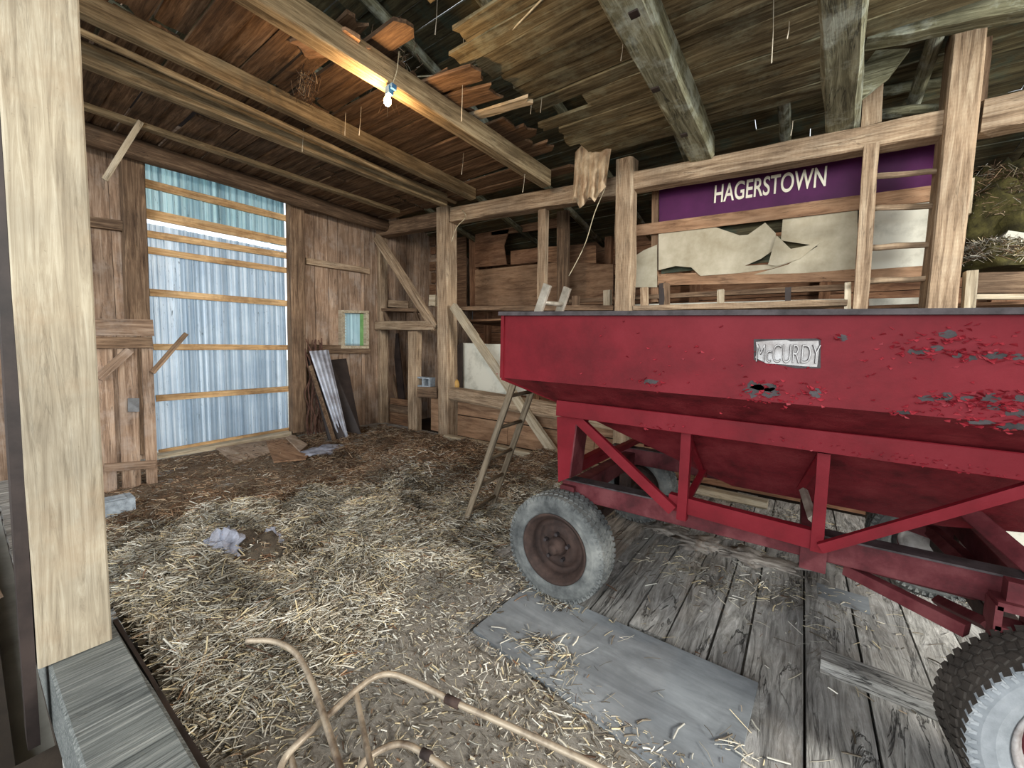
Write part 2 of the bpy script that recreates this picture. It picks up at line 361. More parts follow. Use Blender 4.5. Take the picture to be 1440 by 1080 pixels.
# ================================================================== THE SETTING
# ---- floor planks, running away from the camera
floor = empty('floor', kind='structure')
mesh_obj('floor_base', *boxd((-2.2, 4.2, -0.10), (11.0, 8.1, 0.05)), M['earth'], floor)
mesh_obj('floor_base', *boxd((.6, -1.5, -0.10), (6.0, 3.3, 0.05)), M['earth'], floor)
seams = [-7.4]
while seams[-1] < -1.5: seams.append(seams[-1] + rng.uniform(0.21, 0.29))
seams = [s for s in seams if s < -1.32] + [-1.21, -0.973, -0.738, -0.52, -0.306, -0.144, 0.113, 0.36, 0.62, 0.83, 1.09, 1.36, 1.6, 1.87, 2.12, 2.4, 2.65, 2.9]
for i in range(len(seams)-1):
    x0, x1 = seams[i], seams[i+1]; xm = (x0+x1)/2; wd = x1-x0-rng.uniform(0.006, 0.014)
    cuts = [-3.2, rng.uniform(-1.4, 0.2), 5.3] if i % 2 else [-3.2, 5.3]
    if abs(xm+0.855) < 0.05: cuts = [-3.2, 2.17, 5.3]
    if abs(xm+0.63) < 0.05: cuts = [-3.2, 2.0, 2.25, 5.3]
    for a, b in zip(cuts, cuts[1:]):
        if xm < -1.0:
            if b < .2: continue
            a = max(a, .14)
        if b == 2.25: continue                      # the rotted-out piece beside the grey board
        dz = rng.uniform(-0.006, 0.004)
        stick('plank', (xm, a+0.004, -0.025+dz), (xm, b-0.004, -0.025+dz), wd, 0.05, 'plank', floor, seg=14, jit=0.0022, rag=0.012, k=2)
# ---- outside ground
mesh_obj('ground', [(-60, -60, -0.5), (60, -60, -0.5), (60, 60, -0.5), (-60, 60, -0.5)], [(0, 1, 2, 3)], M['ground'], kind='structure')

mesh_obj('earth_bay', *boxd((-5.2, -1.6, -0.42), (5.6, 3.3, 0.05)), M['earth'], floor)
# ---- left wall: siding boards, door opening between Y 1.53 and 3.36
XL = -7.1
wl = empty('wall_left', (XL, 0, 0), kind='structure')
y = -2.6
while y < 8.1:
    wd = rng.uniform(0.19, 0.27); y1 = min(y+wd, 8.15)
    for q_ in (1.45, 4.30, 4.87):
        if y < q_-.001 and y1 > q_-.06: y1 = q_; break
    ym = (y+y1)/2
    if 1.45 <= y < 3.38: y = 3.38; continue
    wc = 4.3 < (y+y1)/2 < 4.87
    for za_, zb_ in (((-.1, 1.66), (2.24, 5.9)) if wc else ((-.1, 5.9),)):
        stick('board', (XL-0.16+rng.uniform(-.006, .006), ym, za_), (XL-0.16, ym, zb_), y1-y-rng.uniform(.004, .012), 0.028, 'siding', wl, up=(1, 0, 0), seg=5, jit=0.003, k=1)
    y = y1
for b_ in ((-2.6, 1.4, -.1, 5.9), (3.42, 4.25, -.1, 5.9), (4.9, 8.1, -.1, 5.9), (1.4, 3.42, 4.3, 5.9), (4.25, 4.9, -.1, 1.6), (4.25, 4.9, 2.3, 5.9)):
    mesh_obj('leak_backing', *boxd((XL-.2, (b_[0]+b_[1])/2, (b_[2]+b_[3])/2), (.02, b_[1]-b_[0], b_[3]-b_[2])), M['dark'], wl)  # unseen sheets added behind the siding to block light leaks
stick('board', (XL-0.16, 1.42, 4.35), (XL-0.16, 3.42, 4.35), 0.5, 0.028, 'siding', wl, up=(1, 0, 0), seg=3, jit=.003)
# rails nailed inside the siding
face('rail', ((125, 304), (125, 318)), ((177, 311), (177, 325)), 'X', XL-0.05, 0.09, 'timber_dark', wl, seg=3, jit=.004, ext=(.8, 0))
face('rail', ((431, 362), (431, 371)), ((520, 377), (520, 385)), 'X', XL-0.05, 0.09, 'timber', wl, seg=3, jit=.004)
face('rail', ((436, 484), (436, 497)), ((521, 487), (521, 497)), 'X', XL-0.05, 0.09, 'timber_dark', wl, seg=3, jit=.004)
face('wall_post', ((172, 214), (202, 222)), ((184, 640), (221, 638)), 'X', XL, 0.16, 'timber_dark', wl, seg=8, jit=.006, cham=.012, ext=(0.1, 0))
face('wall_post', ((408, 284), (429, 290)), ((413, 610), (432, 606)), 'X', XL, 0.18, 'timber_dark', wl, seg=8, jit=.005, cham=.012)
# door sill board
face('sill_board', ((222, 641), (224, 650)), ((410, 607), (410, 614)), 'X', XL, 0.2, 'endgrain', wl, seg=3, jit=.003)

# ---- ribbed metal door
d1 = empty('door_1', (XL-0.2, 1.5, 0), kind='structure')
def ribbed(y0, y1, z0, z1, x, nx=1):
    ys = [(0, 0)]; y = 0; W = y1-y0
    pat = [(0.010, 0.034), (0.036, 0.034), (0.046, 0), (0.086, 0), (0.092, 0.016), (0.110, 0.016), (0.116, 0), (0.148, 0), (0.154, 0.016), (0.172, 0.016), (0.178, 0), (0.226, 0)]
    base = 0
    while True:
        done = False
        for a, h in pat:
            if base+a >= W: done = True; break
            ys.append((base+a, h))
        base += 0.226
        if done: break
    ys.append((W, 0))
    vs, fs = [], []; zs = [z0+(z1-z0)*i/6 for i in range(7)]
    for off in (0, -0.0015):
        for z in zs:
            for yy, h in ys: vs.append((x+h+off, y0+yy, z))
    n = len(ys)
    for s in range(2):
        o = s*n*7
        for i in range(6):
            for j in range(n-1):
                q = (o+i*n+j, o+i*n+j+1, o+(i+1)*n+j+1, o+(i+1)*n+j); fs.append(q if s == 0 else q[::-1])
    return vs, fs
zt = P(300, 330, 'X', XL-.2).z
for (a, b) in ((1.50, 2.44), (2.42, 3.38)):
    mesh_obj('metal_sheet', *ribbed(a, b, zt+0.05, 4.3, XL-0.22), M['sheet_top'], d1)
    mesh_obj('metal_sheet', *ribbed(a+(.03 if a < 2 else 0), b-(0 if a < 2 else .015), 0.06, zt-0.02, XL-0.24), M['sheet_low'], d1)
for i, (a, b, c, d) in enumerate([((202, 251), (202, 262), (405, 303), (405, 312)), ((203, 292), (203, 307), (407, 336), (407, 346)), ((205, 323), (205, 333), (407, 356), (407, 364)),
        ((208, 347), (208, 356), (408, 377), (408, 385)), ((211, 406), (211, 416), (408, 423), (408, 431)), ((216, 484), (216, 492), (409, 485), (409, 492)),
        ((220, 556), (220, 565), (410, 543), (410, 550)), ((224, 633), (224, 643), (410, 601), (410, 609))]):
    face('batten', (a, b), (c, d), 'X', XL-0.17, 0.035, 'batten', d1, seg=4, jit=.003)

# ---- small window in the left wall
w1 = empty('window_1', P(500, 462, 'X', XL-.1), kind='structure')
def wq(x0, y0, x1, y1, v=XL-0.1): return [P(x0, y0, 'X', v), P(x1, y0+1, 'X', v), P(x1, y1, 'X', v), P(x0, y1, 'X', v)]
for n_, q in (('frame_board', (480, 436, 519, 440)), ('frame_board', (480, 486, 519, 490)), ('frame_board', (480, 440, 485, 486)), ('frame_board', (515, 440, 519, 486))):
    slab(n_, wq(*q, XL-.04), (-0.11, 0, 0), 'endgrain', w1)
slab('glass', wq(485, 440, 506, 486, XL-0.135), (-0.004, 0, 0), 'sheet_top', w1)
slab('green_card', wq(506, 441, 515, 486, XL-0.135), (-0.004, 0, 0), 'green', w1)
for i in range(11):
    slab('mesh_notch', wq(484.5, 443+i*3.9, 487, 444.5+i*3.9, XL-0.12), (-0.006, 0, 0), 'whiteboard', w1)

# ---- rear wall beyond the stall, and its loft wall
wb = empty('wall_back', (0, 8.1, 0), kind='structure')
z = -0.1
while z < 4.1:
    h = rng.uniform(0.2, 0.32)
    xs = [-7.2, rng.uniform(-5.8, -4.2), rng.uniform(-2.2, -.5), rng.uniform(1, 2.4), 5]
    for a, b in zip(xs, xs[1:]):
        stick('board', (a, 8.1+rng.uniform(0, .02), z+h/2), (b, 8.1, z+h/2), h-.012, 0.03, 'rearboard', wb, up=(0, -1, 0), seg=3, jit=.003)
    z += h
mesh_obj('leak_backing', *boxd((-1.2, 8.16, 2.1), (12.6, .02, 4.4)), M['dark'], wb)  # added sheet that stops light leaking between the rear boards
for x in (-6.6, -5.1, -3.4, -1.7, 0.2, 2.0, 3.4):
    stick('wall_stud', (x, 8.0, 0), (x, 8.0, 4.0), 0.14, 0.12, 'rearboard', wb, up=(0, 1, 0), seg=4, jit=.005)
# low boarded wall under the front frame
YF = 5.15
wr = empty('wall_stall', (0, YF, 0), kind='structure')
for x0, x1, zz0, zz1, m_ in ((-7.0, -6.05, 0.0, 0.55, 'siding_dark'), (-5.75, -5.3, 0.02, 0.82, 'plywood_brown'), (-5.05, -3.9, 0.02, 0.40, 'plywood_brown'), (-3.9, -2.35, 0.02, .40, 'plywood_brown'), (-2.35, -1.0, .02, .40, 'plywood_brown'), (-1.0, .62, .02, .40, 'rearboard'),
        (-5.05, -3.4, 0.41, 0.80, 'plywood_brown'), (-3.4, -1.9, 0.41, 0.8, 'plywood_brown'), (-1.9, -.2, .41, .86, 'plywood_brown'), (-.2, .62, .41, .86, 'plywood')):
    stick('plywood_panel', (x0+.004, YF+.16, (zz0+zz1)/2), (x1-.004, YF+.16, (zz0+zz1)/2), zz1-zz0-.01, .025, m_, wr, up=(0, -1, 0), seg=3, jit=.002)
for x0, x1 in ((1.32, 2.05), (2.07, 2.9)):
    stick('white_panel', (x0, YF+.12, .5), (x1, YF+.12, .5), .98, .03, 'whiteboard', wr, up=(0, -1, 0), seg=2)
stick('sill_plate', (-5.05, 5.02, .04), (-0.2, 4.95, .04), .16, .08, 'endgrain', wr, seg=8, jit=.01, cham=.015)

# ---- ceiling: sloping roof boards
ce = empty('ceiling', (0, 0, 5), kind='structure')
def zr(y): return 5.45 - 0.185*y
y = -3.4; i = 0
while y < 8.3:
    h = rng.uniform(0.17, 0.26)
    xs = [-7.3, rng.uniform(-5.5, -3.5), rng.uniform(-2, 0), rng.uniform(1.4, 3), 5.2]
    for a, b in zip(xs, xs[1:]):
        ya, dz = y+h/2, rng.uniform(-.01, .01)
        stick('roof_board', (a+.003, ya, zr(ya)+dz), (b-.003, ya, zr(ya)+rng.uniform(-.01, .01)), h-rng.uniform(.0, .01), .025, 'roofing', ce, up=(0, .182, .98), seg=3, jit=.004)
    y += h
for x in (-6.2, -4.9, -3.6, -2.6, -1.5, -.4, .7, 1.9, 3.1, 4.3):
    pole('rafter', (x, -3.2, zr(-3.2)-.12), (x+.05, 8.1, zr(8.1)-.1), .065, .055, 'timber_green', ce, jit=.008)

# ---- loft boards over the joists (left) with a broken edge
ld = empty('loft_floor', (-4.8, 2.5, 4.12), kind='structure')
y = -0.3; i = 0
while y < 5.0:
    h = rng.uniform(0.19, 0.27); e = -2.75 + rng.uniform(-.35, .3) - (0.35 if 1.4 < y < 2.0 else 0); j = rng.uniform(-5.9, -4.2)
    if y > 4.0: e -= .15
    sag = rng.uniform(-.02, .02)
    for a, b, r_ in ((-7.2, j, .01), (j+.006, e, .10)):
        tilt = rng.uniform(-.05, .06)*(r_ > .05)
        stick('loft_board', (a, y+h/2, 4.14+sag), (b, y+h/2+rng.uniform(-.02, .02), 4.14+sag+tilt), h-rng.uniform(.006, .03), .028, 'deck', ld, seg=4, jit=.005, rag=r_, k=3)
    y += h
# ---- deck boards over the two hewn timbers (right)
ud = empty('loft_floor', (0, 2.5, 4.2), kind='structure')
y = -0.8; i = 0
while y < 4.85:
    h = rng.uniform(0.16, 0.28); xs = [-2.55 + rng.uniform(-.15, .15) + (.45 if i % 7 == 5 else 0), -1.09, .10, rng.uniform(1.9, 2.6), 4.4]; i += 1
    for q, (a, b) in enumerate(zip(xs, xs[1:])):
        if b < a+.3: continue
        if y > 4.3 and q > 1: continue
        stick('loft_board', (a, y+h/2, 4.155+rng.uniform(-.005, .02)), (b-.004, y+h/2+rng.uniform(-.01, .01), 4.155+rng.uniform(-.005, .02)), h-rng.uniform(.0, .015), .03, 'deck_green', ud, seg=4, jit=.005, rag=.06 if q == 0 else 0, k=3)
    y += h

# ================================================================== TIMBER FRAME (each timber a thing)
def T(name, label, cat='beam', **k): return dict(label=label, cat=cat, **k)
# joists running away from the camera
def joist(name, e1, e2, z, w_, t_, mat, label, far=0.0, near=2.4, **kw):
    a = P(*e1, 'Z', z); b = P(*e2, 'Z', z); d = (b-a).normalized(); a = a - d*near; b = b + d*far
    a.z += t_/2; b.z += t_/2
    return stick(name, a, b, w_, t_, mat, seg=10, label=label, cat='beam', **kw)
joist('ceiling_joist', (112, 22), (665, 281), 3.96, .12, .17, 'joist', 'long sawn joist ending just above the tall post left of the ladder', jit=.005, cham=.01)
joist('ceiling_joist', (115, 92), (625, 290), 3.93, .13, .18, 'joist', 'second joist from the metal door wall, left of a thin pole', jit=.006, cham=.012)
joist('ceiling_joist', (118, 153), (560, 300), 4.0, .10, .05, 'joist', 'thin plank-like joist nearest the metal door', jit=.004)
joist('ceiling_joist', (372, 18), (768, 263), 3.84, .15, .21, 'joist', 'pale-edged main joist with the bare bulb below it', jit=.005, cham=.01, near=2.6)
a = P(113, 45, 'Z', 3.95); b = P(640, 286, 'Z', 3.95); d = (b-a).normalized()
pole('thin_pole', a-d*2, b, .03, .026, 'joist', label='slender round pole lying between two long joists', cat='pole')
a = P(120, 192, 'Z', 3.93); b = P(522, 303, 'Z', 3.93); d = (b-a).normalized()
pole('wall_plate_log', V((-6.95, -2, 4.02)), V((-6.95, 5.2, 4.02)), .14, .12, 'timber_dark', n=10, seg=10, jit=.012, label='rounded log plate above the ribbed metal door', cat='beam')
joist('hewn_joist', (873, 0), (983, 218), 3.82, .25, .24, 'timber_green', 'lichen-spotted hewn timber with notches, left of the purple sign top', far=.15, near=3.2, jit=.009, cham=.02)
joist('hewn_joist', (1185, 0), (1183, 180), 3.80, .25, .26, 'timber_green', 'cracked hewn timber hanging over the narrow stud by the purple sign', far=.15, near=3.6, jit=.012, cham=.025)
hj = [o for o in COL.objects if o.name == 'hewn_joist'][0]
for px, py in ((892, 20), (922, 126), (962, 190)):
    stick('mortice_shade', P(px, py, 'Z', 3.80)-V((.03, 0, 0)), P(px, py, 'Z', 3.80)+V((.03, 0, 0)), .06, .012, 'dark', hj)  # raised dark block paints the shade inside each notch
# front frame beams
face('tie_beam', ((522, 317), (522, 333)), ((616, 296), (616, 318)), 'Y', YF, .2, 'timber_dark', seg=5, jit=.008, cham=.015, label='short tie beam between corner post and next tall post', cat='beam')
face('tie_beam', ((632, 290), (634, 313)), ((880, 247), (880, 270)), 'Y', YF, .2, 'timber', seg=8, jit=.008, cham=.015, label='sawn tie beam right of the tall post, under the hanging sack', cat='beam')
face('tie_beam', ((884, 241), (884, 268)), ((1330, 155), (1330, 187)), 'Y', YF-.02, .2, 'timber', seg=10, jit=.006, cham=.012, label='sawn tie beam directly above the purple sign', cat='beam')
face('tie_beam', ((1382, 139), (1382, 184)), ((1500, 113), (1500, 160)), 'Y', YF-.04, .2, 'timber', seg=4, jit=.006, cham=.012, label='tie beam stub right of the widest post', cat='beam')
# posts
face('timber_post', ((522, 318), (533, 318)), ((524, 602), (536, 602)), 'Y', YF+.02, .2, 'timber', seg=6, jit=.004, cham=.01, label='pale corner post next to the small window', cat='post')
face('timber_post', ((613, 290), (628, 290)), ((616, 616), (630, 616)), 'Y', YF-.05, .26, 'timber', seg=7, jit=.004, cham=.01, label='tall post beside the diagonal brace and white panel', cat='post')
face('timber_post', ((862, 222), (893, 222)), ((862, 660), (880, 660)), 'Y', YF-.05, .22, 'timber', seg=9, jit=.014, cham=.03, label='rough-hewn crooked post left of the purple sign', cat='post')
face('timber_stud', ((1216, 203), (1236, 200)), ((1198, 440), (1221, 440)), 'Y', YF-.08, .07, 'timber', seg=5, jit=.003, label='narrow sawn stud crossing in front of the purple sign', cat='post')
face('timber_post', ((1344, 28), (1390, 24)), ((1272, 720), (1318, 730)), 'Y', YF-.06, .30, 'timber', seg=8, jit=.006, cham=.015, label='widest pale post, right of the purple sign', cat='post')
face('timber_stud', ((1213, 117), (1243, 112)), ((1211, 178), (1240, 172)), 'Y', YF+.05, .12, 'timber', seg=3, jit=.004, label='stud stub standing on the beam over the purple sign', cat='post')
face('timber_stud', ((1382, 50), (1396, 50)), ((1374, 142), (1388, 142)), 'Y', YF+.3, .1, 'timber_dark', seg=3, jit=.003, label='thin stud behind top of the widest post', cat='post')
face('timber_stud', ((1359, 380), (1377, 380)), ((1335, 720), (1350, 720)), 'Y', YF+.05, .1, 'endgrain', seg=3, jit=.003, label='short pale stud at right foot of the widest post', cat='post')
face('timber_stud', ((572, 466), (587, 466)), ((575, 616), (584, 616)), 'Y', YF-.02, .14, 'timber', seg=5, jit=.004, cham=.008, label='half-height stud left of the concrete block', cat='post')
face('timber_stud', ((660, 312), (668, 310)), ((660, 430), (671, 430)), 'Y', 7.0, .1, 'rearboard', seg=3, jit=.003, label='reddish stud far behind the tall post', cat='post')
face('timber_stud', ((757, 292), (767, 292)), ((755, 420), (765, 420)), 'Y', YF+.1, .1, 'timber', seg=3, jit=.003, label='slim stud under the beam, left of the hanging sack', cat='post')
face('timber_stud', ((783, 296), (797, 296)), ((783, 424), (796, 424)), 'Y', 6.3, .12, 'timber_dark', seg=3, jit=.003, label='dark stud behind, just right of slim stud', cat='post')
# braces and rails
face('diagonal_brace', ((523, 335), (531, 331)), ((605, 464), (614, 458)), 'Y', YF-.06, .10, 'timber', seg=5, jit=.004, cham=.01, label='diagonal brace from corner post down to the tall post', cat='brace')
face('diagonal_brace', ((631, 432), (639, 428)), ((778, 648), (785, 640)), 'Y', YF-.12, .08, 'endgrain', seg=5, jit=.003, label='long pale brace slanting down behind the ladder', cat='brace')
face('diagonal_batten', ((641, 437), (647, 434)), ((668, 476), (673, 473)), 'Y', YF-.05, .03, 'endgrain', seg=2, jit=.002, label='short batten doubled on the long pale brace', cat='brace')
face('cross_rail', ((527, 451), (527, 464)), ((608, 452), (610, 464)), 'Y', YF-.06, .10, 'timber', seg=4, jit=.004, cham=.008, label='cross rail at mid height left of the tall post', cat='rail')
face('cross_rail', ((581, 543), (581, 558)), ((614, 545), (614, 560)), 'Y', YF, .16, 'timber_dark', seg=3, jit=.004, cham=.01, label='low cross rail carrying the concrete block', cat='rail')
face('low_log_rail', ((631, 546), (631, 563)), ((790, 570), (790, 592)), 'Y', YF-.02, .22, 'timber', seg=9, jit=.014, cham=.04, ext=(0, 3.0), label='low hewn rail behind the ladder and wagon', cat='rail')
# ledge of the loft behind
lg = empty('loft_ledge', P(900, 430, 'Y', YF+.2), label='narrow board ledge above the wagon under the purple sign', cat='ledge')
face('ledge_board', ((637, 431), (637, 436)), ((862, 429), (862, 437)), 'Y', YF+.12, .25, 'timber_dark', lg, seg=4, jit=.006)
face('ledge_board', ((890, 430), (890, 437)), ((1192, 421), (1192, 429)), 'Y', YF+.05, .2, 'timber', lg, seg=6, jit=.006)
face('ledge_board', ((800, 420), (800, 426)), ((1190, 400), (1190, 407)), 'Y', YF+.5, .05, 'timber_dark', lg, seg=4, jit=.004)
for px, py0, py1, m_ in ((905, 404, 430, 'timber'), (931, 398, 432, 'dark'), (936, 398, 430, 'timber_dark'), (1013, 407, 428, 'endgrain'), (1108, 404, 428, 'dark'), (1192, 397, 436, 'endgrain'), (808, 416, 434, 'timber_dark'), (853, 408, 434, 'endgrain')):
    wpx = 9 if m_ == 'timber' or m_ == 'endgrain' else 8
    face('ledge_block', ((px-wpx/2, py0), (px+wpx/2, py0)), ((px-wpx/2, py1), (px+wpx/2, py1)), 'Y', YF+.15, .08, m_, lg, seg=1, jit=.004)
# loft deck behind the frame
ldk = empty('loft_deck', (-2, 6.5, 2.15), label='dusty board deck of the rear loft behind the frame', cat='deck')
yy = YF+.35
while yy < 8.0:
    for a, b in ((-5.3, -2.2), (-2.19, 1.1), (1.11, 4.3)):
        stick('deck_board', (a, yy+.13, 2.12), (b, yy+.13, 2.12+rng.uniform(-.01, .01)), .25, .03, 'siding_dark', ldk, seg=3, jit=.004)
    yy += .26

# rungs between stud and wide post: pole rack
rk = empty('pole_rack', P(1260, 320, 'Y', YF), label='four horizontal poles set like rungs left of the widest post', cat='rack')
for i, (y0, y1) in enumerate(((249, 240), (294, 288), (349, 343), (396, 390))):
    pole('rung', P(1216, y0, 'Y', YF+.08), P(1330, y1, 'Y', YF+.08), .028, .026, 'timber', rk, jit=.004)
for i, (y0, y1) in enumerate(((80, 62), (128, 112), (160, 150))):
    pole('rung', P(1238, y0, 'Y', YF+.6), P(1345, y1, 'Y', YF+.6), .05, .05, 'timber_green', rk, jit=.006)
# long pale beam top right and its broken stub
a = P(1222, 46, 'Y', 4.55); b = P(1500, -12, 'Y', 4.55)
stick('roof_beam', a, b, .16, .2, 'timber_green', up=(0, 0, 1), seg=8, jit=.008, cham=.015, label='pale greenish beam at the top right corner', cat='beam')
slab('splintered_plank_end', [P(x, y, 'Y', 4.95) for x, y in ((1215, 92), (1232, 70), (1280, 68), (1262, 92), (1250, 108), (1232, 122), (1210, 140))], (0, .05, 0), 'timber_green', label='splintered plank end jutting right of the cracked hewn timber', cat='plank')

# ---- purple sign and boards behind
YS = 5.62
sg = empty('town_sign', P(1080, 270, 'Y', YS), label='long purple sign board with cream lettering HAGERSTOWN', cat='sign')
s_ = [P(927, 262, 'Y', YS), P(927, 312, 'Y', YS), P(1319, 263, 'Y', YS), P(1319, 196, 'Y', YS)]
slab('sign_board', s_, (0, .03, 0), 'purple', sg)
def text_obj(name, body, mat, parent, org, xdir, updir, width, height, extrude=.002, offset=.004, shear=0.0):
    cu = bpy.data.curves.new(name, 'FONT'); cu.body = body; cu.size = 1; cu.extrude = 0.02; cu.offset = offset; cu.shear = shear
    t = bpy.data.objects.new(name, cu); COL.objects.link(t); bpy.context.view_layer.update()
    me = bpy.data.meshes.new_from_object(t.evaluated_get(bpy.context.evaluated_depsgraph_get()))
    bpy.data.objects.remove(t); co = np.empty(len(me.vertices)*3); me.vertices.foreach_get('co', co); co = co.reshape(-1, 3)
    mn, mx = co.min(0), co.max(0); s = mx-mn
    q = (co-mn)/s; xd, ud = V(xdir).normalized(), V(updir).normalized(); nd_ = xd.cross(ud)
    org = V(org); out = np.array([list(org*0 + xd*(a*width) + ud*(b*height) + nd_*(c*extrude)) for a, b, c in q])
    me.vertices.foreach_set('co', out.ravel()); me.update(); me.materials.clear(); me.materials.append(M[mat])
    return place(name, me, parent, Matrix.Translation(org))
tl = P(1004, 286, 'Y', YS-.004); tr = P(1161, 262, 'Y', YS-.004); th = (P(1004, 261, 'Y', YS)-P(1004, 286, 'Y', YS)).length
text_obj('lettering', 'HAGERSTOWN', 'letters', sg, tl, tr-tl, (0, 0, 1), (tr-tl).length, th, .004, .012)
bw = empty('sheathed_wall', P(1050, 350, 'Y', YS+.1), label='patched board wall with torn white sheathing under the purple sign', cat='wall')
def yq(pts, Y): return [P(x, y, 'Y', Y) for x, y in pts]
face('board', ((892, 318), (892, 331)), ((1320, 258), (1320, 283)), 'Y', YS-.04, .03, 'plywood_brown', bw, seg=4, jit=.003)
face('board', ((925, 385), (925, 402)), ((1320, 372), (1320, 392)), 'Y', YS+.0, .03, 'plywood_brown', bw, seg=4, jit=.003)
face('stud', ((917, 262), (926, 262)), ((915, 425), (924, 425)), 'Y', YS+.05, .06, 'plywood_brown', bw, seg=2)
slab('backing_board', yq([(930, 312), (1320, 262), (1320, 300), (930, 345)], YS+.12), (0, .02, 0), 'roofing', bw)
slab('backing_board', yq([(930, 352), (1320, 305), (1320, 342), (930, 385)], YS+.12), (0, .02, 0), 'roofing', bw)
def crease_sheet(name, poly, Y, mat, parent, thick=.004, amp=.012):
    o = slab(name, yq(poly, Y), (0, thick, 0), mat, parent)
    return o
crease_sheet('torn_sheet', [(889, 404), (890, 362), (905, 352), (924, 344), (924, 404)], YS-.01, 'paper', bw)
crease_sheet('torn_sheet', [(926, 380), (926, 328), (960, 321), (1005, 319), (1040, 331), (1052, 330), (1076, 313), (1091, 328), (1090, 350), (1070, 364), (1047, 374), (1080, 372), (1108, 352), (1153, 342), (1120, 366), (1085, 378), (1040, 384), (985, 388), (972, 376), (950, 374)], YS-.012, 'paper', bw)
crease_sheet('torn_sheet', [(1098, 338), (1101, 306), (1160, 298), (1206, 294), (1206, 378), (1130, 384), (1060, 386), (1108, 372), (1150, 346)], YS-.006, 'paper', bw)
crease_sheet('torn_sheet', [(1208, 292), (1322, 280), (1322, 372), (1208, 380)], YS-.004, 'whiteboard', bw)
crease_sheet('torn_sheet', [(1080, 372), (1092, 331), (1112, 350), (1152, 342), (1125, 364), (1092, 374)], YS-.03, 'paper', bw)
slab('low_white_panel', yq([(892, 428), (1188, 420), (1188, 445), (892, 445)], YS), (0, .02, 0), 'whiteboard', bw)
slab('low_white_panel', yq([(1222, 420), (1308, 418), (1308, 445), (1222, 445)], YS), (0, .02, 0), 'whiteboard', bw)

# dark interior panels deep in the stall (left of the wagon)
dp = empty('stall_back_panel', (-4, 6.9, 0), label='brown plywood partition deep behind the tall post and ladder', cat='partition')
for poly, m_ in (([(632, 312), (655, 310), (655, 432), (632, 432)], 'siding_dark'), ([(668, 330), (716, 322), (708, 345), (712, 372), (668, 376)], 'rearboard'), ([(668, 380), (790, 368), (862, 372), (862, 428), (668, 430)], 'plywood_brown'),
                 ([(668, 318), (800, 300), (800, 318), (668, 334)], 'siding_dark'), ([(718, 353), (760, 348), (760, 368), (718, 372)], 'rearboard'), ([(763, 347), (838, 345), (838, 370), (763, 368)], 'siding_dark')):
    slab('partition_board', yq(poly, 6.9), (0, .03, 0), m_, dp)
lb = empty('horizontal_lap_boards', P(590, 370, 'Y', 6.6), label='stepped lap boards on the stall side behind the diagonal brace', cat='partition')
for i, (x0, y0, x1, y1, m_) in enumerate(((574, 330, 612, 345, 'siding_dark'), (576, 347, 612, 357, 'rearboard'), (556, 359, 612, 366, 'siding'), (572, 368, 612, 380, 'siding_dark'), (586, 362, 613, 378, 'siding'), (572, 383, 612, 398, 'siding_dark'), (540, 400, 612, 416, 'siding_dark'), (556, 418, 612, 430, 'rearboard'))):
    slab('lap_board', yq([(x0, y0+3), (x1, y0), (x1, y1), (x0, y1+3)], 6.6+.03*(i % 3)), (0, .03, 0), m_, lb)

# shelf and offcut in the corner bay
sh = empty('corner_shelf', P(556, 434, 'Y', YF+.2), label='small plank shelf between the corner post and diagonal brace', cat='shelf')
face('shelf_board', ((530, 433), (530, 437)), ((586, 434), (586, 438)), 'Y', YF+.05, .35, 'timber_dark', sh, seg=2, jit=.003)
face('bracket', ((537, 438), (541, 438)), ((541, 452), (546, 452)), 'Y', YF+.1, .04, 'timber_dark', sh)
face('bracket', ((581, 438), (585, 438)), ((586, 452), (590, 452)), 'Y', YF+.1, .04, 'timber_dark', sh)
face('offcut_block', ((546, 421), (546, 432.5)), ((574, 424), (574, 432.5)), 'Y', YF+.15, .12, 'timber', seg=2, jit=.003, label='short timber offcut lying on the corner shelf', cat='block')
face('offcut_block', ((603, 414), (603, 430)), ((612, 415), (612, 430)), 'Y', YF-.02, .12, 'endgrain', seg=2, jit=.01, label='splintered pale block nailed beside the tall post', cat='block')
# boards leaning in the dark bay
for (a0, b0, w_, m_, lab) in (((541, 472), (563, 596), .12, 'timber_dark', 'long brown board leaning in the dark bay beside corner post'), ((538, 520), (553, 588), .08, 'timber', 'shorter board leaning in the dark bay beside corner post'), ((556, 470), (568, 590), .2, 'dark', 'blackened wide board leaning at the back of the dark bay')):
    A_ = P(*a0, 'Y', YF+.5); B_ = P(*b0, 'Y', YF+.35); B_.z = max(B_.z, .05)
    stick('leaning_board', A_, B_, w_, .03, m_, up=(0, 1, 0), seg=3, jit=.003, label=lab, cat='board')
stick('floor_rail', (-6.9, YF+.1, .35), (-6.0, YF+.1, .35), .14, .08, 'timber_dark', up=(0, 1, 0), seg=3, jit=.004, label='low rail closing the foot of the dark bay', cat='rail')

# ---- white panel behind ladder
slab('white_foam_panel', yq([(649, 482), (690, 484), (716, 484), (740, 556), (712, 556), (649, 550)], YF+.3), (0, .06, 0), 'whiteboard', label='large dirty white panel behind the ladder and wagon corner', cat='panel')
slab('foam_panel_edge', yq([(600+42, 486), (649, 482), (649, 558), (642, 556)], YF+.2), (0, .04, 0), 'dark', label='dark panel edge left of the white panel', cat='panel')
c = P(640, 541, 'Y', YF+.22); vs, fs = lathe_y([(-.09, 0), (-.09, .10), (-.06, .13), (.06, .13), (.09, .10), (.09, 0)], 20)
mesh_obj('yellow_bucket', vs, fs, M['yellow'], mw=Matrix.Translation(c), smooth=True, label='dull yellow round container beside the tall post', cat='container')
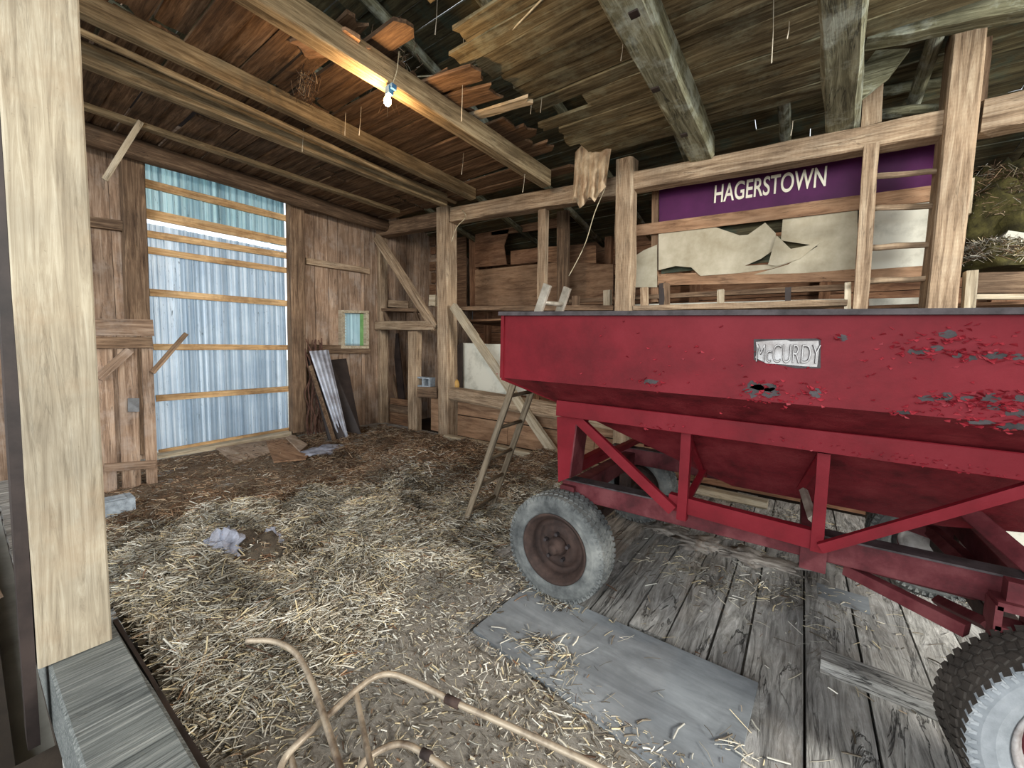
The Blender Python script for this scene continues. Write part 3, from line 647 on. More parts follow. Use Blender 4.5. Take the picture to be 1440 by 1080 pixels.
# ---- concrete block on the low rail
def cinder(name, c, rz, L, H, D, **k):
    o = empty(name, c, **k); R = Matrix.Rotation(rz, 3, 'Z')
    parts = [((0, -D/2+.015, H/2), (L, .03, H)), ((0, D/2-.015, H/2), (L, .03, H))] + [((x, 0, H/2), (.03, D-.06, H)) for x in (-L/2+.015, 0, L/2-.015)]
    return o, R, parts
c = P(598, 544, 'Y', YF+.08)
blk = empty('concrete_block', c, label='two-hole concrete block sitting on the low cross rail', cat='block')
L_, H_, D_ = .40, .19, .14
vs, fs = merge([boxd((0, 0, .015), (L_, D_, .03)), boxd((0, 0, H_-.015), (L_, D_, .03))] + [boxd((x, 0, H_/2), (.035, D_, H_-.06)) for x in (-L_/2+.0175, 0, L_/2-.0175)])
mesh_obj('block_body', vs, fs, M['concrete'], blk, Matrix.Translation(c))

# ---- lower left half wall of planks (its own plane)
XP = -5.8
hp = empty('half_height_partition', P(180, 688, 'X', XP), label='half-height plank partition with diagonal brace left of the metal door', cat='partition')
cols = [(132, 162), (163, 196), (197, 219)]
for i, (x0, x1) in enumerate(cols):
    b0 = 4 if i == 0 else 2
    face('plank', ((x0-2, 452), (x1-3, 452)), ((x0+12, 697-4*i), (x1+1, 693-4*i)), 'X', XP-.03, .03, 'siding', hp, seg=4, jit=.003)
face('rail', ((134, 447), (134, 472)), ((216, 450), (216, 472)), 'X', XP, .03, 'siding', hp, seg=3, jit=.003)
face('rail', ((134, 474), (134, 490)), ((215, 474), (215, 489)), 'X', XP+.02, .05, 'timber_dark', hp, seg=3, jit=.003)
face('rail', ((146, 652), (147, 664)), ((219, 648), (219, 658)), 'X', XP, .03, 'siding', hp, seg=3, jit=.003)
face('brace', ((138, 525), (140, 540)), ((176, 490), (190, 494)), 'X', XP+.01, .03, 'siding', hp, seg=2, jit=.003)
slab('latch_plate', [P(x, y, 'X', XP+.012) for x, y in ((180, 560), (196, 560), (196, 579), (180, 579))], (-.012, 0, 0), 'grey_metal', hp)
a = P(214, 524, 'X', XP+.02); b = P(262, 469, 'X', XP+.02)
stick('prop_stick', a, b, .045, .03, 'timber_dark', up=(1, 0, 0), seg=3, jit=.003, label='dark stick jutting up across the ribbed metal door', cat='stick')
a = P(147, 253, 'X', -6.14); b = P(198, 171, 'X', -6.14)
stick('thin_board', a, b, .05, .02, 'endgrain', up=(1, 0, 0), seg=3, jit=.002, label='thin pale slat hanging from the joist at upper left', cat='slat')
# small concrete block on the floor behind the big post
c = P(156, 733, 'Z', .0)
mesh_obj('floor_block', *merge([boxd((0, 0, .1), (.2, .3, .2)), boxd((0, 0, .2), (.12, .2, .012))]), M['concrete'], mw=Matrix.Translation(c), label='pale blue-grey concrete block on the floor behind the big post', cat='block')

# ---- foreground post on its sill beam
ZS = .30
bl = P(50, 945, 'Z', ZS); br = P(160, 897, 'Z', ZS)
yc = (bl.y+br.y)/2; xf = (bl.x+br.x)/2
face('foreground_post', ((-6, 262-250), (108, -2)), ((50, 945), (160, 897)), 'X', xf, .24, 'post_pale', seg=10, jit=.0015, cham=.006, ext=(1.2, 0.0), label='big pale post in the left foreground', cat='post')
stick('sill_beam', (-2.9, .245, ZS/2), (-.9, .265, ZS/2), .215, ZS-.004, 'sill', seg=10, jit=.003, cham=.01, label='grey sawn sill beam under the big foreground post', cat='beam')
stick('sill_strip', (-2.6, .372, .13), (-.9, .392, .13), .016, .27, 'dark', seg=6, jit=.003, label='thin dark strip along the sill beam side', cat='board')  # thin dark strip covering the sill's own side face
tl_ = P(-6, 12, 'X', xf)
stick('post_shade_strip', V((xf-.07, bl.y-.018, -.02)), V((xf-.07, tl_.y-.018, tl_.z))+(tl_-bl)*.3, .034, .12, 'dark', up=(1, 0, 0), seg=6, jit=.002, label='added dark strip painting shade on the left side of the big post', cat='board')  # added strip; the post's shaded side face is put into its colour
# things glimpsed left of the post
stick('side_plank', (-5.2, -.5, .35), (-3.4, .02, .35), .3, .05, 'siding', up=(0, 1, .2), seg=3, jit=.003, label='grey plank glimpsed left of the big foreground post', cat='plank')

# ================================================================== THE WAGON
WY = 1.9
wag = empty('gravity_wagon', (0, 3.0, 0), label='red gravity grain wagon with peeling paint on four tyres', cat='wagon')
XR = 2.45
rimz = lambda x: 1.765 - .030*(x-.0)
x0 = P(708, 450, 'Y', WY).x
FY = 2*3.0-WY
cz = 1.415; Yi = 2.18; zi = 1.285; xi = -1.24; zb = .80
bx0, bx1, by0, by1 = -.30, .60, 2.75, 3.25
# outer shell vertices
def hopper():
    t = [(x0, WY, rimz(x0)), (XR, WY, rimz(XR)), (XR, FY, rimz(XR)), (x0, FY, rimz(x0))]
    c = [(x0, WY, cz+.02), (XR, WY, cz-.03), (XR, FY, cz-.03), (x0, FY, cz+.02)]
    m = [(xi, Yi, zi), (XR-.2, Yi, zi-.02), (XR-.2, 6-Yi, zi-.02), (xi, 6-Yi, zi)]
    b = [(bx0, by0, zb), (bx1, by0, zb), (bx1, by1, zb), (bx0, by1, zb)]
    return t, c, m, b
t, c4, m4, b4 = hopper()
vs = t+c4+m4+b4; cc = V((0, 3, 1.4))
inn = [tuple(cc+(V(v)-cc)*.988+V((0, 0, .004))) for v in vs]
fs = []
for k_ in range(3):
    for j in range(4):
        a = k_*4+j; b = k_*4+(j+1) % 4; fs.append((a, a+4, b+4, b)); fs.append((b+16, b+20, a+20, a+16))
fs.append((12, 13, 14, 15)); fs.append((19+12, 18+12, 17+12, 16+12))
for j in range(4): fs.append((j, (j+1) % 4, (j+1) % 4+16, j+16))
body = mesh_obj('hopper_body', [V(v) for v in vs+inn], fs, [M['red'], M['hull']], wag)
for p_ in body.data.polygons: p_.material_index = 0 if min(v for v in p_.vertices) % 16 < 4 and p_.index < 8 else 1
# rim (dark dirty angle along the top)
rp = []
for j in range(4):
    a, b = V(t[j]), V(t[(j+1) % 4]); d = (b-a).normalized()
    stick('top_rim', a-d*.02+V((0, 0, .004)), b+d*.02+V((0, 0, .004)), .05, .022, 'bare' if j == 0 else 'red_old', wag, seg=4, jit=.0015)
stick('corner_angle', V(t[0])+V((0, -.004, 0)), V(c4[0])+V((0, -.004, 0)), .022, .012, 'red', wag, up=(0, 1, 0))
stick('end_flange', V(c4[0])+V((0, -.004, 0)), V((xi, Yi-.01, zi+.015)), .02, .012, 'red', wag, up=(0, 1, 0))
# weld line along crease (slight band)
# side rails (angle iron) and lower rails, both sides
Yr = 2.15
def red(name, a, b, w_, t_, up=(0, 1, 0), mat='red', **k): return stick(name, a, b, w_, t_, mat, wag, up=up, seg=k.pop('seg', 2), jit=k.pop('jit', .001), cham=.003, **k)
za = P(785, 573, 'Y', Yr).z; xa = P(785, 573, 'Y', Yr).x; zb2 = P(1440, 661, 'Y', Yr).z
hh = (P(785, 564, 'Y', Yr)-P(785, 583, 'Y', Yr)).length; hr = (P(1440, 643, 'Y', Yr)-P(1440, 681, 'Y', Yr)).length
red('side_rail', (xa, Yr, za), (XR-.2, Yr, zb2), .5*(hh+hr)+.005, .05, seg=8, jit=.0015)
red('side_rail', (xa, 6-Yr, za), (XR-.2, 6-Yr, zb2), .085, .05, seg=4)
Yu = 2.2
def up_post(pt, pb, w_, dep=.05, Y=Yu):
    return face('upright', pt, pb, 'Y', Y, dep, 'red', wag, seg=3, jit=.001)
up_post(((958, 606), (972, 608)), ((951, 731), (964, 733)), .05)
up_post(((1150, 636), (1168, 640)), ((1139, 775), (1157, 778)), .05)
face('diagonal_brace', ((803, 590), (818, 588)), ((940, 723), (950, 714)), 'Y', Yu-.02, .03, 'red', wag, seg=3, jit=.001)
face('diagonal_brace', ((1150, 766), (1157, 778)), ((1452, 678), (1452, 698)), 'Y', Yu-.03, .03, 'red', wag, seg=3, jit=.001)
# end gusset channel (tapering) and its cross braces
g = [P(783, 586, 'Y', Yu-.01), P(811, 586, 'Y', Yu-.01), P(800, 672, 'Y', Yu-.01), P(785, 678, 'Y', Yu-.01)]
slab('end_gusset', g, (0, .012, 0), 'red', wag)
g2 = [P(811, 586, 'Y', Yu-.01), P(800, 672, 'Y', Yu-.01)]
slab('end_gusset', [g2[0], g2[1], g2[1]+V((.0, .16, .0)), g2[0]+V((.0, .16, 0))], (.01, 0, 0), 'red_old', wag)
def wpt(px, py, Y): return P(px, py, 'Y', Y)
red('cross_brace', wpt(797, 660, Yu), wpt(850, 632, 2.9), .05, .05, up=(0, 0, 1))
red('cross_brace', (wpt(790, 668, Yu)), (wpt(790, 668, Yu).x, 3.8, .80), .05, .05, up=(0, 0, 1))
red('upright', (-1.14, 3.8, 1.25), (-1.14, 3.8, .72), .06, .05)
red('upright', (-.45, 3.8, 1.25), (-.45, 3.8, .72), .05, .05)
red('upright', (.95, 3.75, 1.25), (.95, 3.75, .72), .05, .05)
# folded braces to the hopper bottom
red('strut', wpt(965, 610, Yu+.05), wpt(990, 668, 2.7), .035, .03)
red('strut', wpt(990, 660, 2.65), wpt(965, 705, Yu+.05), .035, .03)
red('strut', wpt(1155, 642, Yu+.05), wpt(1126, 686, 2.65), .035, .03)
red('strut', wpt(1130, 690, 2.6), wpt(1143, 730, Yu+.05), .03, .03, mat='alu')
# lower sill rail of the box (bright) and running gear beams (dark)
Yg = 2.28
face('box_sill', ((945, 697), (945, 716)), ((1158, 749), (1158, 779)), 'Y', Yu+.02, .05, 'red', wag, seg=3, jit=.001, ext=(.02, .0))
Yb = 2.36
a = wpt(803, 692, Yb); b = wpt(1418, 822, Yb)
stick('gear_beam', (-1.25, Yb, .69), (.86, Yb, .715), .05, .125, 'red_old', wag, seg=6, jit=.0015, cham=.004)
stick('gear_beam', (-1.35, 3.5, .69), (.95, 3.5, .69), .05, .15, 'red_old', wag, seg=4, jit=.0015, cham=.004)
stick('gear_flange', (-1.25, Yb, .757), (.84, Yb, .782), .10, .008, 'bare', wag, seg=4, jit=.001)
stick('gear_flange', (-1.35, 3.46, .77), (.95, 3.46, .77), .09, .008, 'bare', wag, seg=4, jit=.001)
for x in (-1.2, .1, .82):
    stick('bolster', (x, 2.3, .66), (x, 3.6, .66), .1, .12, 'red_old', wag, seg=2, cham=.004)
stick('axle_beam', (-1.2, 2.25, .37), (-1.2, 3.75, .37), .09, .09, 'rust', wag, seg=3, cham=.006)
stick('axle_beam', (.84, 2.12, .37), (.84, 3.85, .37), .10, .10, 'rust', wag, seg=3, cham=.006)
for x in (-1.2, .84):
    for yv in (2.5, 3.4): stick('axle_riser', (x, yv, .37), (x, yv, .66), .08, .08, 'rust', wag, up=(1, 0, 0), cham=.006)
stick('reach_pole', (-1.2, 3.0, .42), (.84, 3.0, .42), .07, .07, 'red_old', wag, seg=3, cham=.006)
red('hound_brace', wpt(1190, 800, 2.42), wpt(1360, 886, 2.2), .05, .05, up=(0, 0, 1), mat='red_old')
red('hound_brace', wpt(1378, 800, 2.9), wpt(1310, 705+40, 3.3), .05, .05, up=(0, 0, 1), mat='red_old')
red('front_strut', wpt(1365, 722, 2.6), wpt(1470, 812, 2.35), .07, .04, mat='red_old')
red('front_strut', wpt(1312, 752, 3.2), wpt(1362, 800, 2.7), .055, .05, mat='red_old')
red('front_strut', wpt(1320, 845, 2.6), wpt(1392, 880, 2.3), .04, .04, mat='red_old')
# right hanger bracket on the axle pivot
cb = wpt(1425, 850, 2.2)
vs, fs = merge([boxd((0, 0, 0), (.10, .10, .03)), boxd((0, 0, -.09), (.10, .10, .03)), boxd((-.045, 0, -.045), (.02, .10, .09)), boxd((.045, 0, -.045), (.02, .10, .09)), boxd((0, 0, .05), (.05, .05, .08)), boxd((-.02, .02, -.16), (.05, .05, .12))])
mesh_obj('pivot_bracket', vs, fs, M['red_old'], wag, Matrix.Translation(cb))
# curved hanger plate at the far beam
slab('hanger_plate', [P(x, y, 'Y', 3.44) for x, y in ((1270, 744), (1300, 736), (1340, 730), (1385, 742), (1388, 760), (1360, 766), (1320, 762))], (0, .03, 0), 'red_old', wag)

# name plate with raised letters
pl = slab('name_plate', [P(x, y, 'Y', WY-.006) for x, y in ((1063, 481), (1080, 479), (1106, 478), (1112, 480), (1151, 479), (1152, 490), (1149, 516), (1130, 515), (1098, 512), (1078, 511), (1062, 503), (1065, 495))], (0, .004, 0), 'rimsteel', wag)
slab('plate_shadow_edge', [P(x, y, 'Y', WY-.0025) for x, y in ((1060, 477), (1154, 476), (1154, 518), (1120, 518), (1060, 506))], (0, .003, 0), 'bare', wag)
o0 = P(1063, 509, 'Y', WY-.011); o1 = P(1152, 512, 'Y', WY-.011); th = (P(1100, 482, 'Y', WY)-P(1100, 508, 'Y', WY)).length
text_obj('lettering', 'McCURDY', 'bare', pl, o0, (o1-o0), (0, 0, 1), (o1-o0).length, th, .006, .0)
text_obj('lettering_face', 'McCURDY', 'rimsteel', pl, o0+V((.0005, -.004, 0.001)), (o1-o0), (0, 0, 1), (o1-o0).length, th*.97, .004, -.022)

# peeling paint: bare patches and curled flakes
def blob(px, py, rx, ry, n=14):
    return [(px+math.cos(2*math.pi*i/n)*rx*rng.uniform(.6, 1.15), py+math.sin(2*math.pi*i/n)*ry*rng.uniform(.55, 1.15)) for i in range(n)]
patches = [(1060, 548, 15, 12), (1085, 552, 16, 9), (1075, 545, 20, 7), (1147, 552, 9, 9), (915, 537, 13, 4), (1185, 475, 8, 5), (1335, 470, 16, 6), (1290, 495, 17, 5), (1318, 490, 10, 5), (1365, 503, 11, 5), (1400, 500, 18, 6),
           (1430, 502, 14, 5), (1310, 560, 20, 6), (1330, 558, 12, 7), (1395, 560, 18, 7), (1400, 572, 24, 5), (1430, 580, 20, 7), (1380, 594, 22, 4), (1425, 600, 24, 6), (1270, 580, 14, 3), (1435, 560, 14, 6), (1345, 500, 10, 4), (1360, 560, 12, 5)]
def pdata(pts, Y, dy):
    n = len(pts); q = [P(x, y, 'Y', Y) for x, y in pts]; c_ = sum(q, V())/n
    return q+[p+V((0, dy, 0)) for p in q], [tuple(range(n)), tuple(range(2*n-1, n-1, -1))]+[(i, i+n, (i+1) % n+n, (i+1) % n) for i in range(n)]
def side_y(px, py):
    # depth of the near side below a pixel
    for k_ in range(3): pass
    return WY
vs, fs = merge([pdata(blob(*p), WY-.0012, .002) for p in patches])
mesh_obj('bare_patch', vs, fs, M['bare'], wag, kind='stuff')
fl = []
def flake(px, py, Y, s=1.0):
    c_ = P(px, py, 'Y', Y); L = rng.uniform(.012, .028)*s; W = rng.uniform(.003, .009)*s; q = rng.uniform(-.6, .6)+(math.pi if rng.random() < .3 else 0)
    u = V((math.cos(q), 0, math.sin(q))); v = V((-math.sin(q), 0, math.cos(q))); lift = rng.uniform(.004, .016)*s
    r = [c_-u*L/2+V((0, -.0006, 0)), c_+u*L/2+V((0, -.0006, 0)), c_+u*L*.4*rng.uniform(.6, 1)-v*W*.6+V((0, -lift*.6, 0)), c_-u*L*.3-v*W*.6+V((0, -lift*.6, 0)), c_+u*L*rng.uniform(-.2, .3)-v*W*1.2+V((0, -lift, 0))]
    return r+[p+V((0, .0008, 0)) for p in r], [(0, 1, 2, 3), (3, 2, 4), (8, 7, 6, 5), (9, 7, 8)]
for p in patches:
    for _ in range(int(5+p[2]*.35)):
        a_ = rng.uniform(0, 6.28); fl.append(flake(p[0]+math.cos(a_)*p[2]*rng.uniform(.8, 1.5), p[1]+math.sin(a_)*p[3]*rng.uniform(.8, 1.8), WY-.001))
for x0_, y0_, sx, sy, n_ in ((1105, 560, 45, 12, 26), (1150, 550, 22, 14, 16), (1340, 486, 80, 22, 60), (1370, 574, 75, 20, 70), (1270, 480, 25, 8, 10), (900, 500, 150, 40, 22), (1060, 530, 140, 40, 24), (1230, 520, 60, 50, 16)):
    for _ in range(n_): fl.append(flake(rng.gauss(x0_, sx/1.7), min(rng.gauss(y0_, sy/1.7), 598), WY-.001, .8))
vs, fs = merge(fl); mesh_obj('paint_flake', vs, fs, M['flake'], wag, kind='stuff')
fl = []
for _ in range(16): fl.append(flake(rng.uniform(900, 965), rng.uniform(596, 604)+(_ % 2), Yr-.027, .9))
for _ in range(60):
    px = rng.uniform(1080, 1435); fl.append(flake(px, 661+(px-1440)*.145+rng.uniform(2, 16), Yr-.027, .6))
vs, fs = merge(fl); mesh_obj('paint_flake', vs, fs, M['flake'], wag, kind='stuff')

# wheels: tyre part with tread blocks, rim, hub, nuts as sub-parts
def wheel(cx, cy, steer=0.0, side='rust', rub='rubber', flip=1):
    R = .35; Wd = .205
    prof = [(-Wd/2+.025, .215), (-Wd/2+.008, .235), (-Wd/2, .27), (-Wd/2+.004, .305), (-Wd/2+.018, .330), (-Wd/2+.034, .339), (0, .342), (Wd/2-.034, .339), (Wd/2-.018, .330), (Wd/2-.004, .305), (Wd/2, .27), (Wd/2-.008, .235), (Wd/2-.025, .215)]
    parts = [lathe_y(prof, 56)]
    n = 60
    for i in range(n):
        q = 2*math.pi*i/n
        for yv, wv, ph in ((-.078, .034, 0), (-.038, .03, .5), (0, .03, 0), (.038, .03, .5), (.078, .034, 0)):
            qq = q+ph*2*math.pi/n; rr = R-.011 if abs(yv) < .07 else R-.017
            rot = Matrix.Rotation(-qq, 3, 'Y') @ Matrix.Rotation(.35*(1 if ph else -1), 3, 'X')
            parts.append(boxd((math.cos(qq)*rr, yv, math.sin(qq)*rr), (.014, wv, .024), rot))
        for s in (-1, 1):
            rot = Matrix.Rotation(-q, 3, 'Y'); rr = .324
            parts.append(boxd((math.cos(q)*rr, s*(Wd/2-.012), math.sin(q)*rr), (.022, .012, .012), rot))
    vs, fs = merge(parts)
    Mx = Matrix.Translation((cx, cy, R)) @ Matrix.Rotation(steer, 4, 'Z')
    ty = mesh_obj('tyre', vs, fs, [M[rub], M['rubber_lit']], wag, Mx)
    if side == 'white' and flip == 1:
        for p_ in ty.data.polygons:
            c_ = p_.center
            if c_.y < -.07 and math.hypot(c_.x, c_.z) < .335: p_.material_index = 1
    f = -flip
    prof = [(f*-.09, .19), (f*.07, .208), (f*.082, .224), (f*.094, .228), (f*.097, .222), (f*.088, .208), (f*.070, .200), (f*.062, .186), (f*.030, .180), (f*.010, .168), (f*.004, .150), (f*.020, .138), (f*.034, .120), (f*.036, .09), (f*.020, .07), (f*.020, .0)]
    vs, fs = lathe_y(prof, 40); rm = mesh_obj('wheel_rim', vs, fs, M['rimsteel' if side == 'white' else 'rust'], ty, Mx, smooth=True)
    if side == 'white':
        vs, fs = lathe_y([(f*.012, .176), (f*.026, .150), (f*.040, .122), (f*.042, .09), (f*.03, .07), (f*.03, 0)], 32); mesh_obj('wheel_disc', vs, fs, M['red_old'], ty, Mx, smooth=True)
    vs, fs = merge([lathe_y([(f*.03, .062), (f*.075, .05), (f*.08, .034), (f*.105, .032), (f*.112, .024), (f*.112, 0)], 20)])
    mesh_obj('hub', vs, fs, M['rust' if side != 'white' else 'bare'], ty, Mx, smooth=True)
    parts = []
    for i in range(5):
        q = 2*math.pi*i/5+.3; parts.append(lathe_y([(f*.035, .013), (f*.066, .012), (f*.066, 0)], 6, (math.cos(q)*.085, 0, math.sin(q)*.085)))
    for i in range(5):
        mesh_obj('lug_nut', *parts[i], M['bare'], ty, Mx)
    return ty
wheel(-1.2, 2.235)
wheel(.84, 2.115, math.radians(14), 'white', 'tread_dark')
wheel(-1.2, 3.77, 0, 'rust', 'rubber', -1)
wheel(.80, 3.85, 0, 'white', 'rubber', -1)

# ================================================================== LADDER leaning on the wagon end
la = empty('ladder', (-2.42, 2.85, 0), label='weathered ladder leaning against the left end of the wagon', cat='ladder')
f1, f2 = V((-2.395, 2.62, 0.0)), V((-2.46, 3.09, 0.0)); t1, t2 = P(769, 404, 'X', -1.50), P(797, 408, 'X', -1.50)
rails = []
for a, b in ((f1, t1), (f2, t2)):
    s1 = stick('rail', a, b, .024, .055, 'ladder', la, up=(1, 0, 0), seg=6, jit=.0012, cham=.004)
    d = (b-a).normalized(); e = a.lerp(b, .87)
    stick('rail_sleeve', e, b+d*.02, .030, .062, 'alu', la, up=(1, 0, 0), seg=1, cham=.004)
for k_ in (.075, .20, .33, .47, .605, .745, .885, .95):
    pole('rung', f1.lerp(t1, k_), f2.lerp(t2, k_), .017, .017, 'ladder' if k_ < .9 else 'alu', la, jit=.0008, seg=2)

# ================================================================== THINGS ON THE FLOOR
def fz(pts, z): return [P(x, y, 'Z', z) for x, y in pts]
gb = [(-1.41, 1.63), (-1.405, 2.195), (-.07, 2.19), (-.085, 1.9), (-.10, 1.45)]
q = [V((x, y_, .022)) for x, y_ in gb]
slab('grey_floor_board', q, (0, 0, -.02), 'greyboard', label='large grey painted board lying flat in front of the rear wheel', cat='board')
A_ = P(1155, 922, 'Z', .07); B_ = P(1316, 985, 'Z', .07)
stick('loose_beam', V((A_.x, A_.y+.02, .036)), V((B_.x+.35, B_.y+.0, .036)), .12, .07, 'plank', seg=3, jit=.003, cham=.004, label='short squared timber on the planks beside the front tyre', cat='timber')
slab('tin_patch', fz([(1148, 819), (1221, 840), (1224, 864), (1150, 838)], .006), (0, 0, -.004), 'greyboard', label='flat grey tin patch on the planks under the wagon', cat='patch')
slab('plywood_offcut', fz([(300, 627), (380, 608), (413, 608), (420, 618), (378, 637), (330, 651)], .03), (0, 0, -.02), 'plywood', label='plywood offcut on the floor at the foot of the metal door', cat='plywood')
slab('plywood_offcut', fz([(374, 620), (404, 617), (420, 622), (433, 640), (430, 645), (385, 649)], .05), (0, 0, -.02), 'plywood_brown', label='reddish plywood scrap right of the larger plywood offcut', cat='plywood')
slab('short_plank', fz([(402, 615), (410, 611), (433, 625), (422, 634)], .08), (0, 0, -.025), 'plywood', label='small plank laid across the reddish plywood scrap', cat='plank')
def crumple(name, c, s, mat, amp=.35, seed=0, n=3, **k):
    import bmesh
    bm = bmesh.new(); bmesh.ops.create_icosphere(bm, subdivisions=n, radius=1)
    for v in bm.verts:
        p = v.co.copy(); f = 1+amp*(mnoise.noise(p*2.2+V((seed, 0, 0)))+.6*mnoise.noise(p*5+V((0, seed, 0)))+.4*mnoise.noise(p*11))
        v.co = V((p.x*s[0]*f, p.y*s[1]*f, max(p.z*s[2]*f, -s[2]*.35)))
    me = bpy.data.meshes.new(name); bm.to_mesh(me); bm.free(); me.materials.append(M[mat]); me.polygons.foreach_set('use_smooth', [mat != 'plastic']*len(me.polygons))
    return place(name, me, None, Matrix.Translation(c), **k)
c = P(456, 634, 'Z', .03); crumple('crumpled_rag', c, (.22, .34, .06), 'plastic', .5, 3, label='crumpled grey-white feed bag near the leaning metal sheets', cat='rag')
c = P(345, 785, 'Z', .10)

for i_, (px, py, sx, sy, h_) in enumerate(((985, 765, .22, .13, .03), (1060, 785, .28, .12, .025), (935, 745, .15, .12, .02), (1000, 735, .3, .12, .02))):
    crumple('dust_pile', P(px, py, 'Z', .0), (sx, sy, h_), 'dust', .8, 20+i_, 4, label=('pale dust and chaff pile on the planks under the wagon middle', 'longer dust pile right of the middle one under the wagon', 'small dust pile nearest the rear tyre', 'farthest low dust pile under the wagon')[i_], cat='dust', kind='stuff')
# leaning sheets and panels against the left wall
def lean(name, top, bot, wpx_t, wpx_b, xt, mat, label, cat, ribs=0):
    A0 = P(top[0], top[1], 'X', xt); A1 = P(top[0]+wpx_t, top[1]-2, 'X', xt)
    B0 = P(bot[0], bot[1], 'Z', .02); B1 = P(bot[0]+wpx_b, bot[1]-1, 'Z', .02)
    n = 1 if not ribs else ribs*4; vs, fs = [], []
    nrm = (A1-A0).cross(B0-A0).normalized(); nrm = nrm if nrm.x > 0 else -nrm
    for j in range(n+1):
        s = j/n; h = (.014 if ribs and j % 4 in (1, 2) else 0)
        a = A0.lerp(A1, s)+nrm*h; b = B0.lerp(B1, s)+nrm*h; vs += [a, b, a-nrm*(.004 if ribs else .03), b-nrm*(.004 if ribs else .03)]
    for j in range(n):
        o = j*4; fs += [(o, o+1, o+5, o+4), (o+2, o+6, o+7, o+3), (o, o+4, o+6, o+2), (o+1, o+3, o+7, o+5)]
    fs += [(0, 2, 3, 1), (n*4, n*4+1, n*4+3, n*4+2)]
    c_ = V(B0); return mesh_obj(name, [v-c_ for v in vs], fs, M[mat], mw=Matrix.Translation(c_), label=label, cat=cat)
lean('leaning_sheet', (465, 506), (478, 612), 22, 30, XL+.05, 'dark', 'blackish panel leaning on the wall below the small window', 'panel')
lean('leaning_sheet', (432, 500), (462, 618), 8, 24, XL-.02, 'dark', 'dark panel hidden behind the leaning metal sheet', 'panel')
lean('metal_roofing_sheet', (435, 494), (476, 617), 27, 14, XL+.14, 'sheet_lean', 'narrow pale ribbed metal sheet leaning near the small window', 'sheet', 4)
lean('leaning_board', (434, 515), (468, 620), 5, 5, XL+.16, 'timber_dark', 'thin brown slat leaning left of the pale metal sheet', 'slat')
lean('leaning_slat', (438, 474), (442, 512), 4, 9, XL+.02, 'timber_dark', 'pointed slat end above the pale metal sheet', 'slat') if False else None
# bundle of dry vines
vn = []
for i in range(26):
    y0_ = rng.uniform(3.55, 3.95); x0_ = XL+rng.uniform(.02, .12); pts = []
    yb = rng.uniform(3.5, 3.9); zt_ = rng.uniform(1.2, 1.75)
    for s in range(7):
        t_ = s/6; pts.append((x0_+rng.uniform(-.04, .05)+.12*(1-t_), yb+(y0_-yb)*t_+rng.uniform(-.06, .06), .01+zt_*t_))
    vn.append(tube_data(smooth_path(pts, 3), rng.uniform(.006, .014), 5))
vs, fs = merge(vn); mesh_obj('vine_bundle', vs, fs, M['vine'], label='tangled dry vines standing beside the right door jamb', cat='vines', kind='stuff')

# bent pipe frame in the foreground
pf = empty('pipe_frame', (-1.2, .8, .2), label='rusty bent pipe frame in the bottom foreground', cat='frame')
def zp(l): return [P(x, y, 'Z', z) for x, y, z in l]
tube('pipe', zp([(347, 901, .42), (385, 902, .43), (415, 918, .43), (437, 955, .42), (458, 1015, .42), (480, 1085, .42), (500, 1150, .42)]), .0105, 'pipe', pf)
tube('pipe', zp([(385, 1110, .36), (400, 1068, .38), (425, 1040, .40), (470, 998, .40), (505, 967, .40), (530, 951, .40), (556, 949, .40), (600, 967, .40), (640, 988, .40), (700, 1014, .40), (780, 1050, .40), (860, 1088, .40)]), .0105, 'pipe', pf)
tube('pipe', zp([(500, 972, .39), (512, 1030, .39), (524, 1090, .39)]), .009, 'pipe', pf)
tube('pipe', zp([(497, 1095, .28), (515, 1068, .28), (545, 1050, .28), (570, 1047, .28), (600, 1062, .28), (640, 1090, .28)]), .0105, 'pipe', pf)
tube('pipe', zp([(408, 1060, .37), (416, 1090, .37)]), .009, 'pipe', pf)
for (x, y, x2, y2) in ((627, 982, 646, 991), (593, 1058, 606, 1065)):
    tube('clamp', [P(x, y, 'Z', .40 if x > 600 and y < 1000 else .28), P(x2, y2, 'Z', .40 if x > 600 and y < 1000 else .28)], .015, 'rust', pf, sub=1)
tube('pipe_leg', [P(437, 955, 'Z', .42), P(437, 955, 'Z', .42)*1 + V((-.02, .02, -.41))], .009, 'pipe', pf, sub=1) if False else None
tube('pipe', [P(860, 1088, 'Z', .40), P(860, 1088, 'Z', .40)+V((.1, -.05, -.39))], .0105, 'pipe', pf, sub=1)
tube('pipe', [P(500, 1150, 'Z', .42), P(500, 1150, 'Z', .42)+V((.03, -.05, -.41))], .0105, 'pipe', pf, sub=1)

# ---- bulb with socket and flex
bc = P(545, 141, 'Z', 3.71)
bu = empty('bare_bulb', bc, label='lit bare bulb in a blue socket under the main joist', cat='lamp')
prof = [(0, -.045), (.018, -.041), (.029, -.026), (.032, -.008), (.028, .012), (.018, .03), (.013, .045), (.013, .05)]
vs = []; fs = []
for i in range(20):
    q = 2*math.pi*i/20
    for r, z in prof: vs.append((math.cos(q)*r, math.sin(q)*r, z))
for i in range(20):
    for j in range(len(prof)-1):
        a = i*8+j; b = ((i+1) % 20)*8+j; fs.append((a, b, b+1, a+1))
gm, nt, b_ = newmat('glowing_glass'); b_.inputs['Base Color'].default_value = (1, .85, .6, 1); b_.inputs['Emission Color'].default_value = lin((255, 196, 120)); b_.inputs['Emission Strength'].default_value = 45
mesh_obj('glass_bulb', vs, fs, gm, bu, Matrix.Translation(bc), smooth=True)
mesh_obj('socket', *merge([boxd((.012, .01, .075), (.05, .05, .06)), boxd((.03, .02, .10), (.07, .05, .04))]), M['blueplastic'], bu, Matrix.Translation(bc))
